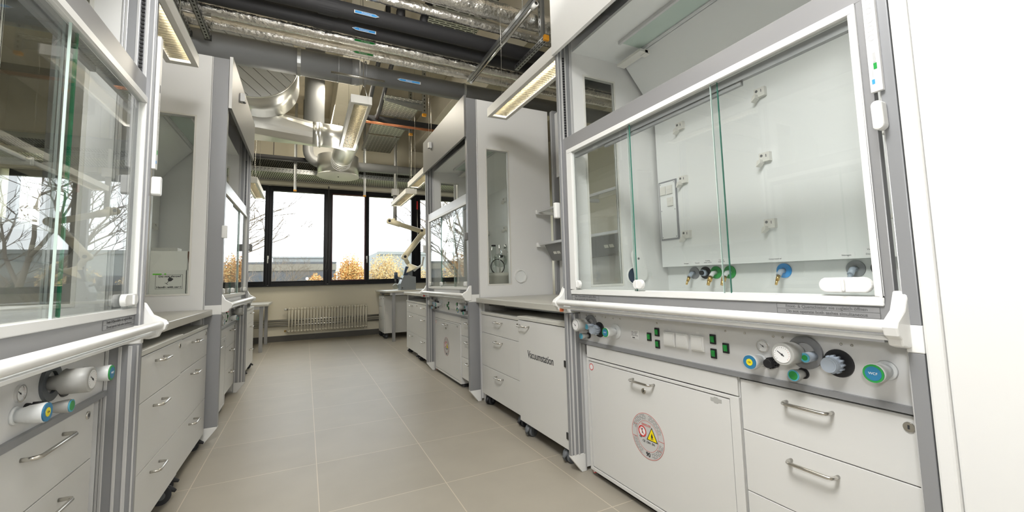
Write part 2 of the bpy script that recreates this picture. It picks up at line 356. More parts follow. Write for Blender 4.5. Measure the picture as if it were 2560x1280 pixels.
def fume_hood(label, y_loc, side, opts):
    loc = (1.215, y_loc, 0) if side == 'R' else (-0.60, y_loc, 0)
    h = thing('fume_hood', label, 'fume hood', loc, RR if side == 'R' else LL, 'fume hoods along the aisle')
    W, PW, TOP = 1.5, 0.045, 2.715
    WO = opts.get('outer', 1.5); PR = opts.get('post', 0.045)     # outer width and right post width
    # posts
    PL = PW; lo = opts.get('lo', 0.0)
    for a, s, PW in ((lo, 1, PL-lo), (WO-PR, -1, PR)):
        m = MB().box(a, a+PW, 0.0, VEL, 0.095, 0.855).box(a, a+PW, 0.0, VEL, 0.92, TOP)
        inner = a+PW if s > 0 else a
        m.mt(1)
        for q0, q1 in ((0.004, 0.010), (0.022, 0.034), (0.050, 0.060), (0.084, 0.094)):
            m.box(inner, inner+s*0.004, q0, q1, 0.095, 0.85); m.box(inner, inner+s*0.004, q0, q1, 0.92, TOP-0.01)
        m.box(a-0.001, a+PW+0.001, VEL, VEL+0.008, 0.0, TOP)
        p = m.build('post', ['profile_grey', 'profile_light'], h, 0.002)
        MB().box(a-0.002, a+PW+0.002, -0.002, VEL+0.002, 0.855, 0.92).build('post_band', 'plastic_white', p, 0.003)
        MB().prism([(0.0, 0.096), (VEL, 0.096), (VEL, 0.0), (0.07, 0.0), (0.002, 0.085)], 'x', a-0.001, a+PW+0.001).build('foot_cap', 'plastic_white', p, 0.002)
        if s > 0 or True:
            b = MB(); zz = 1.86; xi = inner+s*0.0045
            while zz < 2.33:
                b.box(xi-0.004, xi+0.003, 0.036, 0.046, zz, zz+0.007); zz += 0.0155
            b.build('toothed_belt', 'black_plastic', p)
    # side panels with window
    PW = PL
    for a, s, PW in ((lo, -1, PL-lo), (WO-PR, 1, PR)):
        y0, y1 = 0.104, 0.865; wy0, wy1, wz0, wz1 = 0.192, 0.412, 1.007, 2.25
        m = MB().box(a, a+PW, y0, wy0, 0.02, TOP).box(a, a+PW, wy1, y1, 0.02, TOP).box(a, a+PW, wy0, wy1, 0.02, wz0).box(a, a+PW, wy0, wy1, wz1, TOP)
        p = m.build('side_panel', 'white_laminate', h)
        f = MB(); t = 0.012
        for x in ((a-0.003, a+0.004), (a+PW-0.004, a+PW+0.003)):
            f.box(*x, wy0-t, wy0, wz0-t, wz1+t).box(*x, wy1, wy1+t, wz0-t, wz1+t).box(*x, wy0, wy1, wz0-t, wz0).box(*x, wy0, wy1, wz1, wz1+t)
        f.build('window_gasket', 'socket_white', p)
        MB().box(a+0.018, a+0.024, wy0, wy1, wz0, wz1).build('window_pane', 'sash_glass', p)
        if opts.get('port_out', True):
            xo = a-0.004 if s < 0 else a+PW+0.004
            MB().cyl((xo, 0.512, 1.074), (a+PW/2, 0.512, 1.074), 0.054, n=32).mt(1).ring((xo-s*0.004, 0.512, 1.074), (xo+s*0.010, 0.512, 1.074), 0.062, 0.052, 36).build('port_cover', ['interior_white', 'plastic_white'], p)
        if opts.get('port_open') and s < 0:
            xi = a+PW
            MB().cyl((xi, 0.502, 1.052), (xi+0.001, 0.502, 1.052), 0.047, n=32).build('port_opening', 'device_dark', p)
            MB().ring((xi, 0.502, 1.052), (xi+0.006, 0.502, 1.052), 0.053, 0.047).build('port_rim', 'plastic_white', p)
            q = []; A_, B_ = Vector((0.551, 1.068)), Vector((0.524, 1.172)); dd_ = (B_-A_).normalized(); nn_ = Vector((dd_.y, -dd_.x))
            for k in range(15): t_ = PI*k/14; q.append(tuple(B_+(nn_*math.cos(t_)+dd_*math.sin(t_))*0.044))
            for k in range(15): t_ = PI*k/14; q.append(tuple(A_-(nn_*math.cos(t_)+dd_*math.sin(t_))*0.054))
            MB().prism(q, 'x', xi+0.010, xi+0.014).build('port_flap', 'plastic_white', p)
            MB().cyl((xi, 0.534, 1.155), (xi+0.017, 0.534, 1.155), 0.007).build('pivot', 'ink_grey', p)
    PW = PL; WI = WO-PR
    # back, roof, worktop
    MB().box(PW, WI, 0.835, 0.865, 0.02, TOP).build('back_panel', 'interior_white', h)
    MB().box(PW, WI, 0.02, 0.835, TOP-0.02, TOP).build('roof', 'white_laminate', h)
    MB().box(PW, WI, 0.06, 0.79, 0.868, 0.905).build('worktop', 'interior_white', h, 0.003)
    MB().box(PW, WI, 0.79, 0.80, 0.905, 2.38).build('rear_lining', 'interior_white', h)
    b = MB().prism([(0.725, 1.10), (0.737, 1.10), (0.737, 2.09), (0.655, 2.21), (0.50, 2.39), (0.49, 2.38), (0.645, 2.20), (0.725, 2.08)], 'x', PW+0.02, WI-0.02).build('baffle', 'interior_white', h)
    MB().box(PW+0.02, W-PW-0.02, 0.6515, 0.6535, 2.195, 2.2).build('seam', 'ink_grey', b)
    MB().box(PW, WI, 0.11, 0.495, 2.385, 2.40).build('inner_ceiling', 'interior_white', h)
    MB().box(0.26, 1.24, 0.30, 0.44, 2.372, 2.384).mt(1).box(0.25, 1.25, 0.285, 0.30, 2.365, 2.384).box(0.25, 1.25, 0.44, 0.455, 2.365, 2.384).build('interior_lamp', ['lamp_pane', 'profile_light'], h)
    # ceiling hook bar
    MB().box(0.10, 0.30, 0.40, 0.46, 2.33, 2.345).box(0.26, 0.30, 0.44, 0.475, 2.325, 2.35).build('lamp_bracket', 'socket_white', h)
    # fascia
    fp = MB().box(lo, WO, -0.022, -0.002, 2.345, TOP+0.02).mt(1).box(lo-0.0005, lo, -0.022, -0.002, 2.345, TOP+0.02).build('fascia_panel', [opts['fascia'], 'white_laminate'], h, 0.002)
    if opts.get('sensor') is not None:
        c = opts['sensor']
        MB().prism([(c-0.028, 2.56), (c+0.028, 2.56), (c+0.024, 2.63), (c-0.024, 2.63)], 'y', -0.055, -0.022).mt(1).cyl((c, -0.05, 2.561), (c, -0.05, 2.557), 0.012).build('motion_sensor', ['plastic_white', 'caster_grey'], fp, 0.003)
    # air foil under sash
    MB().box(PW+0.001, W-PW-0.001, 0.03, 0.066, 0.868, 0.90).build('front_sill', 'sash_grey', h)
    # sash
    sr = min(W-0.012, WO-0.002); sl = max(0.012, lo+0.002)
    S = MB().box(sl, sr, 0.022, 0.045, 1.768, 1.842).box(sl, 0.08, 0.022, 0.045, 0.912, 1.768).box(W-0.034, sr, 0.022, 0.045, 0.912, 1.768).box(0.08, W-0.034, 0.022, 0.045, 0.912, 0.96).build('sash', opts['sashmat'], h, 0.002)
    i0, i1, j0, j1 = 0.0801, W-0.0341, 0.9601, 1.7679; t = 0.024
    MB().box(i0, i1, 0.016, 0.04, j1-t, j1).box(i0, i1, 0.016, 0.04, j0, j0+t).box(i0, i0+t*2, 0.016, 0.04, j0+t, j1-t).box(i1-t*0.75, i1, 0.016, 0.04, j0+t, j1-t).build('sash_frame', 'plastic_white', S, 0.003)
    MB().box(i0+2*t, i1-t, 0.040, 0.058, j1-t-0.03, j1-t-0.002).box(i0+0.3, i1-0.35, 0.045, 0.058, j1-t-0.045, j1-t-0.03).box(i0+2*t, i1-t, 0.040, 0.058, j0+t-0.012, j0+t).build('pane_track', 'sash_grey', S)
    e1, e2 = opts.get('divs', (0.578, 1.03)); ew = opts.get('edge', 0.0022)
    for a, bq, yy in ((i0+2*t-0.008, e1, 0.028), (e1-0.018, e2, 0.036), (e2-opts.get('lap', 0.02), i1-t*0.75+0.006, 0.028)):
        m = MB(); m.add([(a, yy, j0+t), (bq, yy, j0+t), (bq, yy, j1-t), (a, yy, j1-t)], [(0, 1, 2, 3)])
        g = MB().box(a, bq, yy, yy+0.004, j0+t, j1-t).build('glass_pane', 'sash_glass', S)
        if bq < i1-0.1: MB().box(bq, bq+ew, yy-0.0004, yy+0.0055, j0+t, j1-t).build('glass_edge', opts.get('edgemat', 'glass_edge'), g)
        if a > 0.3: MB().box(a-0.002, a, yy-0.0004, yy+0.0055, j0+t, j1-t).build('glass_edge', 'glass_edge_pale', g)
    for kx, kw in ((0.150, 0.018), (0.602, 0.030), (1.385, 0.062)):
        pts = []; hh = 0.021
        for k in range(20):
            t_ = 2*PI*k/20; pts.append((kx+(kw-hh if math.cos(t_) > 0 else -(kw-hh))*(1 if kw > hh else 0)+hh*math.cos(t_), 1.014+hh*math.sin(t_)))
        MB().prism(pts, 'y', 0.010, 0.027).mt(0).box(kx-0.004, kx+0.004, 0.002, 0.010, 0.997, 1.031).build('pane_knob', 'plastic_white', S, 0.003)
    # warning stickers on the lower rail
    for u0, u1 in ((0.085, 0.315), (1.195, 1.455)):
        st = MB().box(u0, u1, 0.0212, 0.0221, 0.928, 0.9575).mt(1)
        for z in (0.928, 0.9428, 0.9572): st.box(u0, u1, 0.0208, 0.0213, z-0.0005, z+0.0005)
        for u in (u0, u1): st.box(u-0.0006, u+0.0006, 0.0208, 0.0213, 0.928, 0.9575)
        o = st.build('warning_label', ['sash_grey', 'ink_grey'], S)
        text('Front- & Querschieber nie zugleich öffnen', 0.0125, (u0+u1)/2, 0.950, 0.0208, 'ink_grey', o, sx=(u1-u0)/0.262*0.98)
        text('Do not operate both sashes simultaneous', 0.0125, (u0+u1)/2, 0.9353, 0.0208, 'ink_grey', o, sx=(u1-u0)/0.262*0.98)
    # rail with brackets
    wb = W-0.016 if WO <= W else W-0.006
    R = MB().cyl((0.04, -0.042, 0.917), (wb, -0.042, 0.917), 0.0158, n=28).box(0.04, wb, -0.036, -0.002, 0.883, 0.893).build('sash_handle', 'plastic_white', h, 0.002)
    for a, bq in ((0.012, 0.042), (wb-0.004, wb+0.026)):
        MB().prism([(0.022, 1.0), (0.004, 1.0), (-0.02, 0.955), (-0.058, 0.932), (-0.066, 0.917), (-0.060, 0.898), (-0.046, 0.888), (-0.040, 0.872), (-0.015, 0.866), (0.022, 0.87)], 'x', a, bq).build('rail_bracket', 'plastic_white', R, 0.004)
    MB().box(0.043, 0.056, -0.038, -0.020, 0.866, 0.883).build('clip', opts.get('clip', 'red'), R)
    # latch block on the post
    MB().box(-0.014, 0.012, -0.022, 0.012, 1.39, 1.48).build('sash_stop', 'plastic_white', h, 0.006)
    if opts.get('display', True):
        u = W-0.034 if WO <= W else W-0.008
        pts = []
        d = MB().box(u+0.003, u+0.028, -0.012, -0.0005, 1.50, 2.02).build('display_strip', 'sticker_white', h, 0.001)
        dm = MB()
        for k in range(6): dm.ring((u+0.015, -0.0125, 1.64+k*0.024), (u+0.015, -0.0122, 1.64+k*0.024), 0.008, 0.0068, 14)
        dm.box(u+0.014, u+0.020, -0.0127, -0.012, 1.575, 1.60).mt(1).box(u+0.014, u+0.021, -0.0127, -0.012, 1.557, 1.573).mt(2).box(u+0.008, u+0.014, -0.0127, -0.012, 1.520, 1.532).mt(0).box(u+0.010, u+0.012, -0.0127, -0.012, 1.538, 1.557).mt(3).box(u+0.014, u+0.02, -0.0127, -0.012, 1.80, 1.83)
        dm.build('symbols', ['profile_light', 'switch_green', 'sky_blue', 'ink_grey'], d)
    u = W-0.034 if WO <= W else W-0.008
    MB().prism([(u+0.006+0.011+0.012*math.cos(2*PI*k/16), 1.435+(0.025 if math.sin(2*PI*k/16) > 0 else -0.025)+0.012*math.sin(2*PI*k/16)) for k in range(16)], 'y', -0.03, -0.0005).build('sensor_cap', 'plastic_white' if opts.get('display', True) else 'fascia_grey', h, 0.004)
    # control panel
    P = MB().box(PW, WI, VEL, VEL+0.02, 0.705, 0.86).build('control_panel', 'panel_brushed', h)
    MB().box(PW, WI, VEL-0.012, VEL+0.02, 0.687, 0.705).build('panel_lip', 'profile_grey', h)
    MB().box(PW, WI, VEL+0.03, VEL+0.05, 0.62, 0.90).build('panel_backing', 'dark_gap', h)
    sc_ = MB()
    for u in (0.105, 0.16, 0.185, 0.245, 0.27, 0.33, 0.38, 0.62, 0.955, 1.03, 1.13, 1.16, 1.225, 1.25, 1.325, 1.352): sc_.sphere((u, VEL-0.001, 0.842), 0.0042, 8)
    sc_.build('screws', 'steel', P)
    Y = VEL; PS = opts.get('pshift', 0.0)
    def valve(u, z, plate, pr, body, r0, r1, ln, cap, capr=None, text_=None, ribs=False):
        u += PS
        m = MB().cyl((u, Y, z), (u, Y-0.006, z), pr, pr*0.94, 32)
        m.mt(1).lathe((u, Y-0.006, z), (0, -1, 0), [(0, r0*0.8), (ln*0.25, r0*0.85), (ln*0.4, r0), (ln*0.95, r1), (ln, r1*0.93)], 24)
        if ribs:
            for k in range(12):
                t_ = 2*PI*k/12; m.cyl((u+r0*math.cos(t_), Y-ln*0.35, z+r0*math.sin(t_)), (u+r0*math.cos(t_), Y-ln*0.8, z+r0*math.sin(t_)), 0.0035, n=6)
        v = m.build('valve', [plate, body], P)
        if cap:
            c = MB().cyl((u, Y-0.006-ln, z), (u, Y-0.009-ln, z), r1*0.92, n=24).mt(1).cyl((u, Y-0.009-ln, z), (u, Y-0.0096-ln, z), r1*(0.46 if text_ == 'CA' else 0.72), n=24)
            c.build('cap', list(cap), v)
        if text_: text(text_, r1*(0.30 if text_ == 'CA' else 0.36), u, z, Y-0.0102-ln, 'sticker_white' if text_ != 'CA' else 'ink', v, ext=0.0002)
        return v
    def big_gauge(u, z, capmat):
        u += PS
        v = MB().ring((u+0.012, Y, z), (u+0.012, Y-0.008, z), 0.050, 0.03, 32).mt(1).lathe((u-0.004, Y-0.005, z), (0, -1, 0), [(0, 0.018), (0.02, 0.02), (0.03, 0.033), (0.085, 0.034), (0.088, 0.031)], 28).mt(2).cyl((u+0.036, Y, z-0.008), (u+0.036, Y-0.05, z-0.008), 0.014, 0.015).build('regulator', ['valve_dark' if PS else 'profile_grey', 'valve_grey', 'valve_bluegrey'], P)
        gauge_face(v, u-0.004, z, Y-0.0935, 0.029)
        MB().cyl((u+0.036, Y-0.05, z-0.008), (u+0.036, Y-0.0515, z-0.008), 0.0135).mt(1).cyl((u+0.036, Y-0.0515, z-0.008), (u+0.036, Y-0.0522, z-0.008), 0.008).build('cap', ['cap_teal', capmat], v)
    big_gauge(0.135, 0.797, 'cap_teal')
    valve(0.120, 0.735, 'black_plastic', 0.017, 'valve_grey', 0.014, 0.0165, 0.045, ('cap_teal', 'cap_teal'))
    valve(0.215, 0.775, 'black_plastic', 0.040, 'valve_bluegrey', 0.022, 0.021, 0.045, ('valve_bluegrey', 'valve_bluegrey'), ribs=True)
    valve(0.345, 0.779, 'valve_white', 0.038, 'valve_white', 0.021, 0.024, 0.060, ('cap_green', 'cap_blue'), text_='WCF')
    lb = MB().box(0.452, 0.502, Y-0.0012, Y, 0.757, 0.797).mt(1)
    for k in range(4): lb.box(0.455, 0.470+0.004*(k % 2), Y-0.0018, Y-0.0012, 0.790-k*0.0058, 0.792-k*0.0058).box(0.476, 0.498-0.004*(k % 3), Y-0.0018, Y-0.0012, 0.790-k*0.0058, 0.792-k*0.0058)
    lb.box(0.462, 0.478, Y-0.0018, Y-0.0012, 0.761, 0.766)
    lb.build('rating_plate', ['sticker_white', 'ink_grey'], P)
    for u, z in ((0.571, 0.778), (0.619, 0.804), (0.619, 0.752), (0.900, 0.806), (0.900, 0.753), (0.953, 0.780))[:6 if not PS else 3]:
        w_ = MB().box(u-0.0125, u+0.0125, Y-0.005, Y, z-0.018, z+0.018).mt(1).prism([(Y-0.005, z-0.012), (Y-0.005, z+0.012), (Y-0.011, z+0.01), (Y-0.007, z-0.01)], 'x', u-0.0075, u+0.0075).build('rocker_switch', ['black_plastic', 'switch_green'], P, 0.001)
        MB().box(u-0.008, u+0.008, Y-0.0008, Y, z+0.0235, z+0.0275).build('tag', 'sticker_white', w_)
    for k, u in enumerate((0.690, 0.757, 0.832)):
        o = MB().box(u-0.030, u+0.030, Y-0.010, Y, 0.752, 0.812).mt(0).box(u-0.025, u+0.025, Y-0.013, Y-0.010, 0.757, 0.807).build('socket_cover', 'plastic_white', P, 0.002)
        if k != 1: MB().box(u-0.008, u+0.008, Y-0.0008, Y, 0.819, 0.825).build('tag', 'sticker_white', o)
    if opts.get('black_sockets'):
        pass
    g = MB().ring((1.093+PS, Y, 0.806), (1.093+PS, Y-0.006, 0.806), 0.0215, 0.018, 28).build('pressure_gauge', 'chrome', P)
    gauge_face(g, 1.093+PS, 0.806, Y-0.002, 0.0205)
    valve(1.080, 0.757, 'valve_white', 0.022, 'valve_white', 0.021, 0.024, 0.050, ('cap_blue', 'cap_yellow'), text_='CA')
    valve(1.128, 0.758, 'black_plastic', 0.017, 'black_plastic', 0.015, 0.014, 0.035, None, ribs=True)
    big_gauge(1.215, 0.805, 'cap_green')
    valve(1.215, 0.739, 'black_plastic', 0.017, 'valve_grey', 0.015, 0.018, 0.045, ('cap_teal', 'cap_green'))
    valve(1.314, 0.786, 'black_plastic', 0.040, 'valve_bluegrey', 0.023, 0.022, 0.045, ('valve_bluegrey', 'valve_bluegrey'), ribs=True)
    valve(1.425, 0.786, 'valve_white', 0.026, 'valve_white', 0.022, 0.025, 0.060, ('cap_green', 'cap_blue'), text_='WCF')
    # sockets and taps inside
    yb = 0.725
    for u in (0.275, 0.77, 1.27):
        for z in (1.94, 1.613, 1.286):
            m = MB().box(u-0.026, u+0.026, yb-0.022, yb, z-0.022, z+0.022)
            m.mt(1).cyl((u-0.013, yb-0.0225, z+0.008), (u-0.013, yb-0.022, z+0.008), 0.007).box(u+0.008, u+0.012, yb-0.0226, yb-0.022, z-0.002, z+0.012)
            m.mt(0).prism([(u-0.03, z-0.045), (u-0.008, z-0.03), (u-0.006, z-0.012), (u-0.022, z-0.016)], 'y', yb-0.045, yb-0.01)
            m.build('wall_socket', ['socket_white', 'ink_grey'], b, 0.002)
    bx = MB().box(0.075, 0.215, yb-0.006, yb, 1.265, 1.635).mt(1).box(0.085, 0.205, yb-0.009, yb-0.006, 1.275, 1.625).mt(0)
    for uu, zz in ((0.092, 1.618), (0.198, 1.618), (0.092, 1.45), (0.198, 1.45), (0.092, 1.283), (0.198, 1.283)): bx.cyl((uu, yb-0.009, zz), (uu, yb-0.0105, zz), 0.003, n=8)
    sp = bx.build('service_box', ['profile_grey', 'interior_white'], b)
    for uu, zz in ((0.115, 1.575), (0.167, 1.575), (0.167, 1.50)):
        MB().box(uu-0.021, uu+0.021, yb-0.018, yb-0.009, zz-0.026, zz+0.026).box(uu-0.012, uu+0.012, yb-0.0195, yb-0.018, zz+0.002, zz+0.018).build('socket_cover', 'socket_white', sp, 0.002)
    yl = 0.79
    for u, plate, tipm, name in ((0.250, 'profile_grey', 'brass', 'Nitrogen'), (0.327, 'black_plastic', None, 'Vacuum'), (0.397, 'cap_green', 'brass2', 'Cooling\nwater return'), (0.483, 'cap_green', 'brass2', 'Cooling\nwater feed'), (0.772, 'sky_blue', 'brass', 'Compressed air'), (1.067, 'profile_grey', 'steel', 'Nitrogen'), (1.155, 'black_plastic', None, 'Vacuum\nfor\nDistillation')):
        m = MB().cyl((u, yl, 1.058), (u, yl-0.006, 1.058), 0.035, n=28); mats = [plate, 'valve_bluegrey', 'brass']
        if tipm is None:
            m.mt(1).cyl((u, yl-0.006, 1.058), (u, yl-0.03, 1.058), 0.019).mt(0).cyl((u, yl-0.03, 1.058), (u, yl-0.04, 1.058), 0.013)
        else:
            if tipm == 'brass2': mats[1] = 'valve_white'
            big = 1.5 if tipm == 'brass2' else 1.0
            if tipm == 'steel': mats[2] = 'valve_bluegrey'
            m.mt(1).tube([(u, yl-0.005, 1.058), (u, yl-0.03, 1.055), (u, yl-0.05, 1.035)], 0.012)
            m.mt(2).cyl((u, yl-0.05, 1.035), (u, yl-0.062, 1.018-0.004*big), 0.0085*big, n=12).cyl((u, yl-0.062, 1.018), (u, yl-0.075, 0.998-0.006*big), 0.0065*big, 0.0055*big, 12)
        tp = m.build('gas_tap', mats, h)
        nl = name.count('\n')
        o = MB().box(u-0.030, u+0.030, yb-0.0008, yb, 1.105, 1.125+0.010*nl).build('tap_label', 'sticker_white', b)
        text(name, 0.0095, u, 1.115+0.005*nl, yb-0.0012, 'ink', o, ext=0.0001)
    # feet plinth shadows
    return h

def safety_cabinet(label, root_loc, rot, u0, u1, fr=0.0):
    t = thing('safety_cabinet', label, 'safety cabinet', root_loc, rot, 'under-hood safety cabinets')
    y = VEL - fr; w = u1-u0
    MB().box(0, w, y+0.004, 0.62, 0.035, 0.684).mt(1).box(0.01, w-0.01, y+0.03, 0.6, 0.0, 0.035).build('body', ['cabinet_white', 'black_plastic'], t, 0.002)
    MB().box(0, w-0.002, y-0.006, y+0.004, 0.618, 0.684).build('header_panel', 'cabinet_white', t, 0.002)
    f = MB().box(0, 0.018, y-0.008, y+0.004, 0.035, 0.614).box(w-0.034, w, y-0.008, y+0.004, 0.035, 0.614).box(0.018, w-0.034, y-0.008, y+0.004, 0.035, 0.052).box(0.018, w-0.034, y-0.008, y+0.004, 0.602, 0.614).build('frame', 'cabinet_white', t, 0.0015)
    d = MB().box(0.0215, w-0.0385, y-0.006, y+0.003, 0.056, 0.598).build('door', 'cabinet_white', t, 0.002)
    handle_mb(w*0.475, 0.572, y-0.006, 0.13).build('handle', 'steel', d)
    lock_mb(w*0.475, 0.532, y-0.006).build('lock', ['steel', 'ink'], d)
    cu, cz = w*0.485, 0.337
    s = MB().cyl((cu, y-0.006, cz), (cu, y-0.0068, cz), 0.098, n=48)
    s.mt(1).ring((cu, y-0.0068, cz), (cu, y-0.0072, cz), 0.0985, 0.0965, 48).ring((cu, y-0.0068, cz), (cu, y-0.0072, cz), 0.066, 0.0645, 48)
    for a in (0.0, 0.55, 2.9, 3.6): s.box(cu+0.066*math.cos(a)-0.001, cu+0.096*math.cos(a)+0.001, y-0.0072, y-0.0068, cz+0.08*math.sin(-a)-0.001, cz+0.08*math.sin(-a)+0.001)
    s.mt(2)
    for rad in (0.072, 0.078, 0.084, 0.090):
        for a0, a1 in ((0.35, 1.45), (1.65, 2.9), (3.4, 4.3), (5.0, 6.1)):
            n = 14
            for k in range(n):
                if (k*7+int(rad*1000)) % 5 == 0: continue
                q0 = a0+(a1-a0)*k/n; q1 = q0+(a1-a0)/n*0.8
                s.add([(cu+rr*math.cos(q), y-0.0073, cz+rr*math.sin(q)) for rr, q in ((rad, q0), (rad, q1), (rad+0.0022, q1), (rad+0.0022, q0))], [(0, 1, 2, 3)])
    lab = s.build('round_label', ['sticker_silver', 'ink_red', 'ink_grey'], d, fix=False)
    text('asecos', 0.021, cu-0.005, cz+0.048, y-0.0075, 'ink_red', lab)
    text('90', 0.026, cu, cz-0.079, y-0.0075, 'ink', lab, bold=0.0006)
    text('CE  DIN  EN', 0.0135, cu+0.006, cz-0.026, y-0.0075, 'ink', lab)
    text('GS', 0.012, cu-0.042, cz-0.012, y-0.0075, 'ink', lab)
    pg = MB().cyl((cu-0.030, y-0.0070, cz+0.014), (cu-0.030, y-0.0074, cz+0.014), 0.0205, n=28).mt(1).ring((cu-0.030, y-0.0074, cz+0.014), (cu-0.030, y-0.0079, cz+0.014), 0.0245, 0.019, 28)
    c_, s_ = math.cos(-0.8), math.sin(-0.8)
    pg.prism([(cu-0.030+a*c_-b_*s_, cz+0.014+a*s_+b_*c_) for a, b_ in ((-0.02, -0.0015), (0.02, -0.0015), (0.02, 0.0015), (-0.02, 0.0015))], 'y', y-0.0080, y-0.0076)
    pg.mt(2).box(cu-0.033, cu-0.029, y-0.0077, y-0.0074, cz+0.004, cz+0.02).sphere((cu-0.031, y-0.0074, cz+0.024), 0.004, 8, (1, 0.1, 1))
    pg.build('prohibition_sign', ['sticker_white', 'red', 'ink'], lab)
    def tri(k): return [(cu+0.028-0.034*k, cz-0.015+0.029*(1-k)*0.62), (cu+0.028+0.034*k, cz-0.015+0.029*(1-k)*0.62), (cu+0.028, cz+0.045-0.030*(1-k)*1.1)]
    wg = MB().prism(tri(1), 'y', y-0.0074, y-0.0070).mt(1).prism(tri(0.80), 'y', y-0.0078, y-0.0074)
    wg.mt(0).prism([(cu+0.02, cz-0.006), (cu+0.036, cz-0.006), (cu+0.036, cz-0.0035), (cu+0.02, cz-0.0035)], 'y', y-0.0081, y-0.0078)
    wg.prism([(cu+0.022, cz+0.003), (cu+0.028, cz-0.003), (cu+0.034, cz+0.003), (cu+0.033, cz+0.010), (cu+0.028, cz+0.021), (cu+0.024, cz+0.010)], 'y', y-0.0081, y-0.0078)
    wg.build('flame_warning_sign', ['ink', 'sticker_yellow'], lab)
    MB().cyl((0.040, y-0.006, 0.572), (0.040, y-0.0066, 0.572), 0.017, n=24).mt(1).ring((0.040, y-0.0066, 0.572), (0.040, y-0.0070, 0.572), 0.0175, 0.014).mt(0).build('fire_sticker', ['sticker_white', 'red'], d)
    MB().prism([(w-0.1, 0.571), (w-0.087, 0.571), (w-0.083, 0.576), (w-0.070, 0.576), (w-0.070, 0.589), (w-0.083, 0.589), (w-0.087, 0.594), (w-0.1, 0.594), (w-0.104, 0.589), (w-0.117, 0.589), (w-0.117, 0.576), (w-0.104, 0.576)], 'y', y-0.0068, y-0.006).build('badge', 'valve_grey', d)
    MB().cyl((0.020, y+0.015, 0.03), (0.020, y-0.001, 0.03), 0.012, n=14).mt(1).cyl((0.020, y-0.001, 0.03), (0.020, y-0.0016, 0.03), 0.008, n=14).build('plinth_plug', ['red', 'sticker_white'], t)
    return t

def caster(par, x, y, top, rot=0.0, mats=('black_rubber', 'caster_grey')):
    r = top*0.42; c, s = math.cos(rot), math.sin(rot)
    def T(a, b, z): return (x+a*c-b*s, y+a*s+b*c, z)
    m = MB().cyl(T(-0.026, 0, r), T(-0.006, 0, r), r, n=20).cyl(T(0.006, 0, r), T(0.026, 0, r), r, n=20)
    m.mt(1).cyl(T(0, 0.02, r*1.2), T(0, 0.02, top), 0.010).prism([(0, 0)], 'z', 0, 0) if False else m.mt(1).cyl(T(0, 0.015, r), T(0, 0.015, top), 0.010)
    m.mt(1).ring(T(-0.027, 0, r), T(0.027, 0, r), r*1.06, r*0.9, 18) if False else m.mt(1).cyl(T(-0.028, 0, r), T(0.028, 0, r), r*0.45)
    m.mt(0).tube([T(0, 0.0, r*1.8), T(0, -0.035, r*1.45), T(0, -0.058, r*1.0)], [0.016, 0.014, 0.008], 6)
    return m.build('caster', list(mats), par)

def pedestal(label, x, y, rot, w, drops, top=0.768, z0=0.10, depth=0.56, board=0.022, casters=True, lock=True, group='mobile drawer cabinets', hw=0.12, name='drawer_cabinet', handle_at=0.5, door=None):
    t = thing(name, label, 'drawer cabinet' if not door else 'cabinet', (x, y, 0), rot, group)
    MB().box(0.001, w-0.001, 0.019, depth, z0, top).build('body', 'cabinet_white', t, 0.0015)
    if board: MB().box(0, w, -0.004, depth, top, top+board).build('top_board', 'worktop_edge', t, 0.002)
    g = 0.003; zs = [top-0.003]+list(drops)+[z0]
    for i in range(len(zs)-1):
        a, b = zs[i+1]+g/2, zs[i]-g/2
        d = MB().box(0.001, w-0.001, 0.0, 0.018, a, b).build('door' if door else 'drawer', 'cabinet_white', t, 0.0015)
        if door:
            handle_mb(0.095, b-0.035, 0.0, 0.13, 0.0055).build('handle', 'steel', d)
            text(door, 0.066, w*0.49, (a+b)/2+0.122, -0.0004, 'ink', d, bold=0.0006, sx=0.82)
            for zz in (0.545, 0.15): MB().box(w-0.026, w+0.001, -0.006, 0.012, zz, zz+0.036).build('hinge', 'black_plastic', d, 0.001)
        else:
            hz = b-0.040 if (b-a) < 0.2 else b-0.045
            handle_mb(w*handle_at, hz, 0.0, hw).build('handle', 'steel', d)
            if i == 0 and lock: lock_mb(w-0.045, b-0.028, 0.0).build('lock', ['steel', 'ink'], d)
    if casters:
        cm = ('caster_grey', 'valve_dark') if door else ('black_rubber', 'caster_grey')
        for cx_, cy_, ro in ((0.07, 0.045, 0.45), (w-0.07, 0.045, 0.25), (0.07, depth-0.08, 0), (w-0.07, depth-0.08, 0.1)):
            caster(t, cx_, cy_, z0, ro, cm)
    return t

hoodR = dict(fascia='fascia_grey', sashmat='sash_grey')
hR1 = fume_hood('large white fume hood filling the right foreground, gas taps on its back wall', -4.405, 'R', dict(fascia='white_laminate', sashmat='sash_grey', port_open=True, port_out=False, clip='orange_red', outer=1.54, post=0.03, lo=0.027))
hR2 = fume_hood('fume hood in the right row nearer the windows, motion sensor on its grey fascia', -1.43, 'R', dict(fascia='fascia_grey', sashmat='profile_light', sensor=0.39, display=False, lo=0.027))
hL1 = fume_hood('fume hood cut by the left edge of the photo, its glass full of reflections', -5.905, 'L', dict(fascia='fascia_grey', sashmat='sash_grey', clip='chrome', display=True, divs=(0.5, 0.972), edge=0.0085, edgemat='glass_edge_deep', outer=1.473, post=0.018, lap=0.05, pshift=-0.125))
hL2 = fume_hood('fume hood in the left row with a cardboard box behind its side window', -2.86, 'L', dict(fascia='fascia_grey', sashmat='profile_light', sensor=0.42, display=False, outer=1.478, post=0.018))

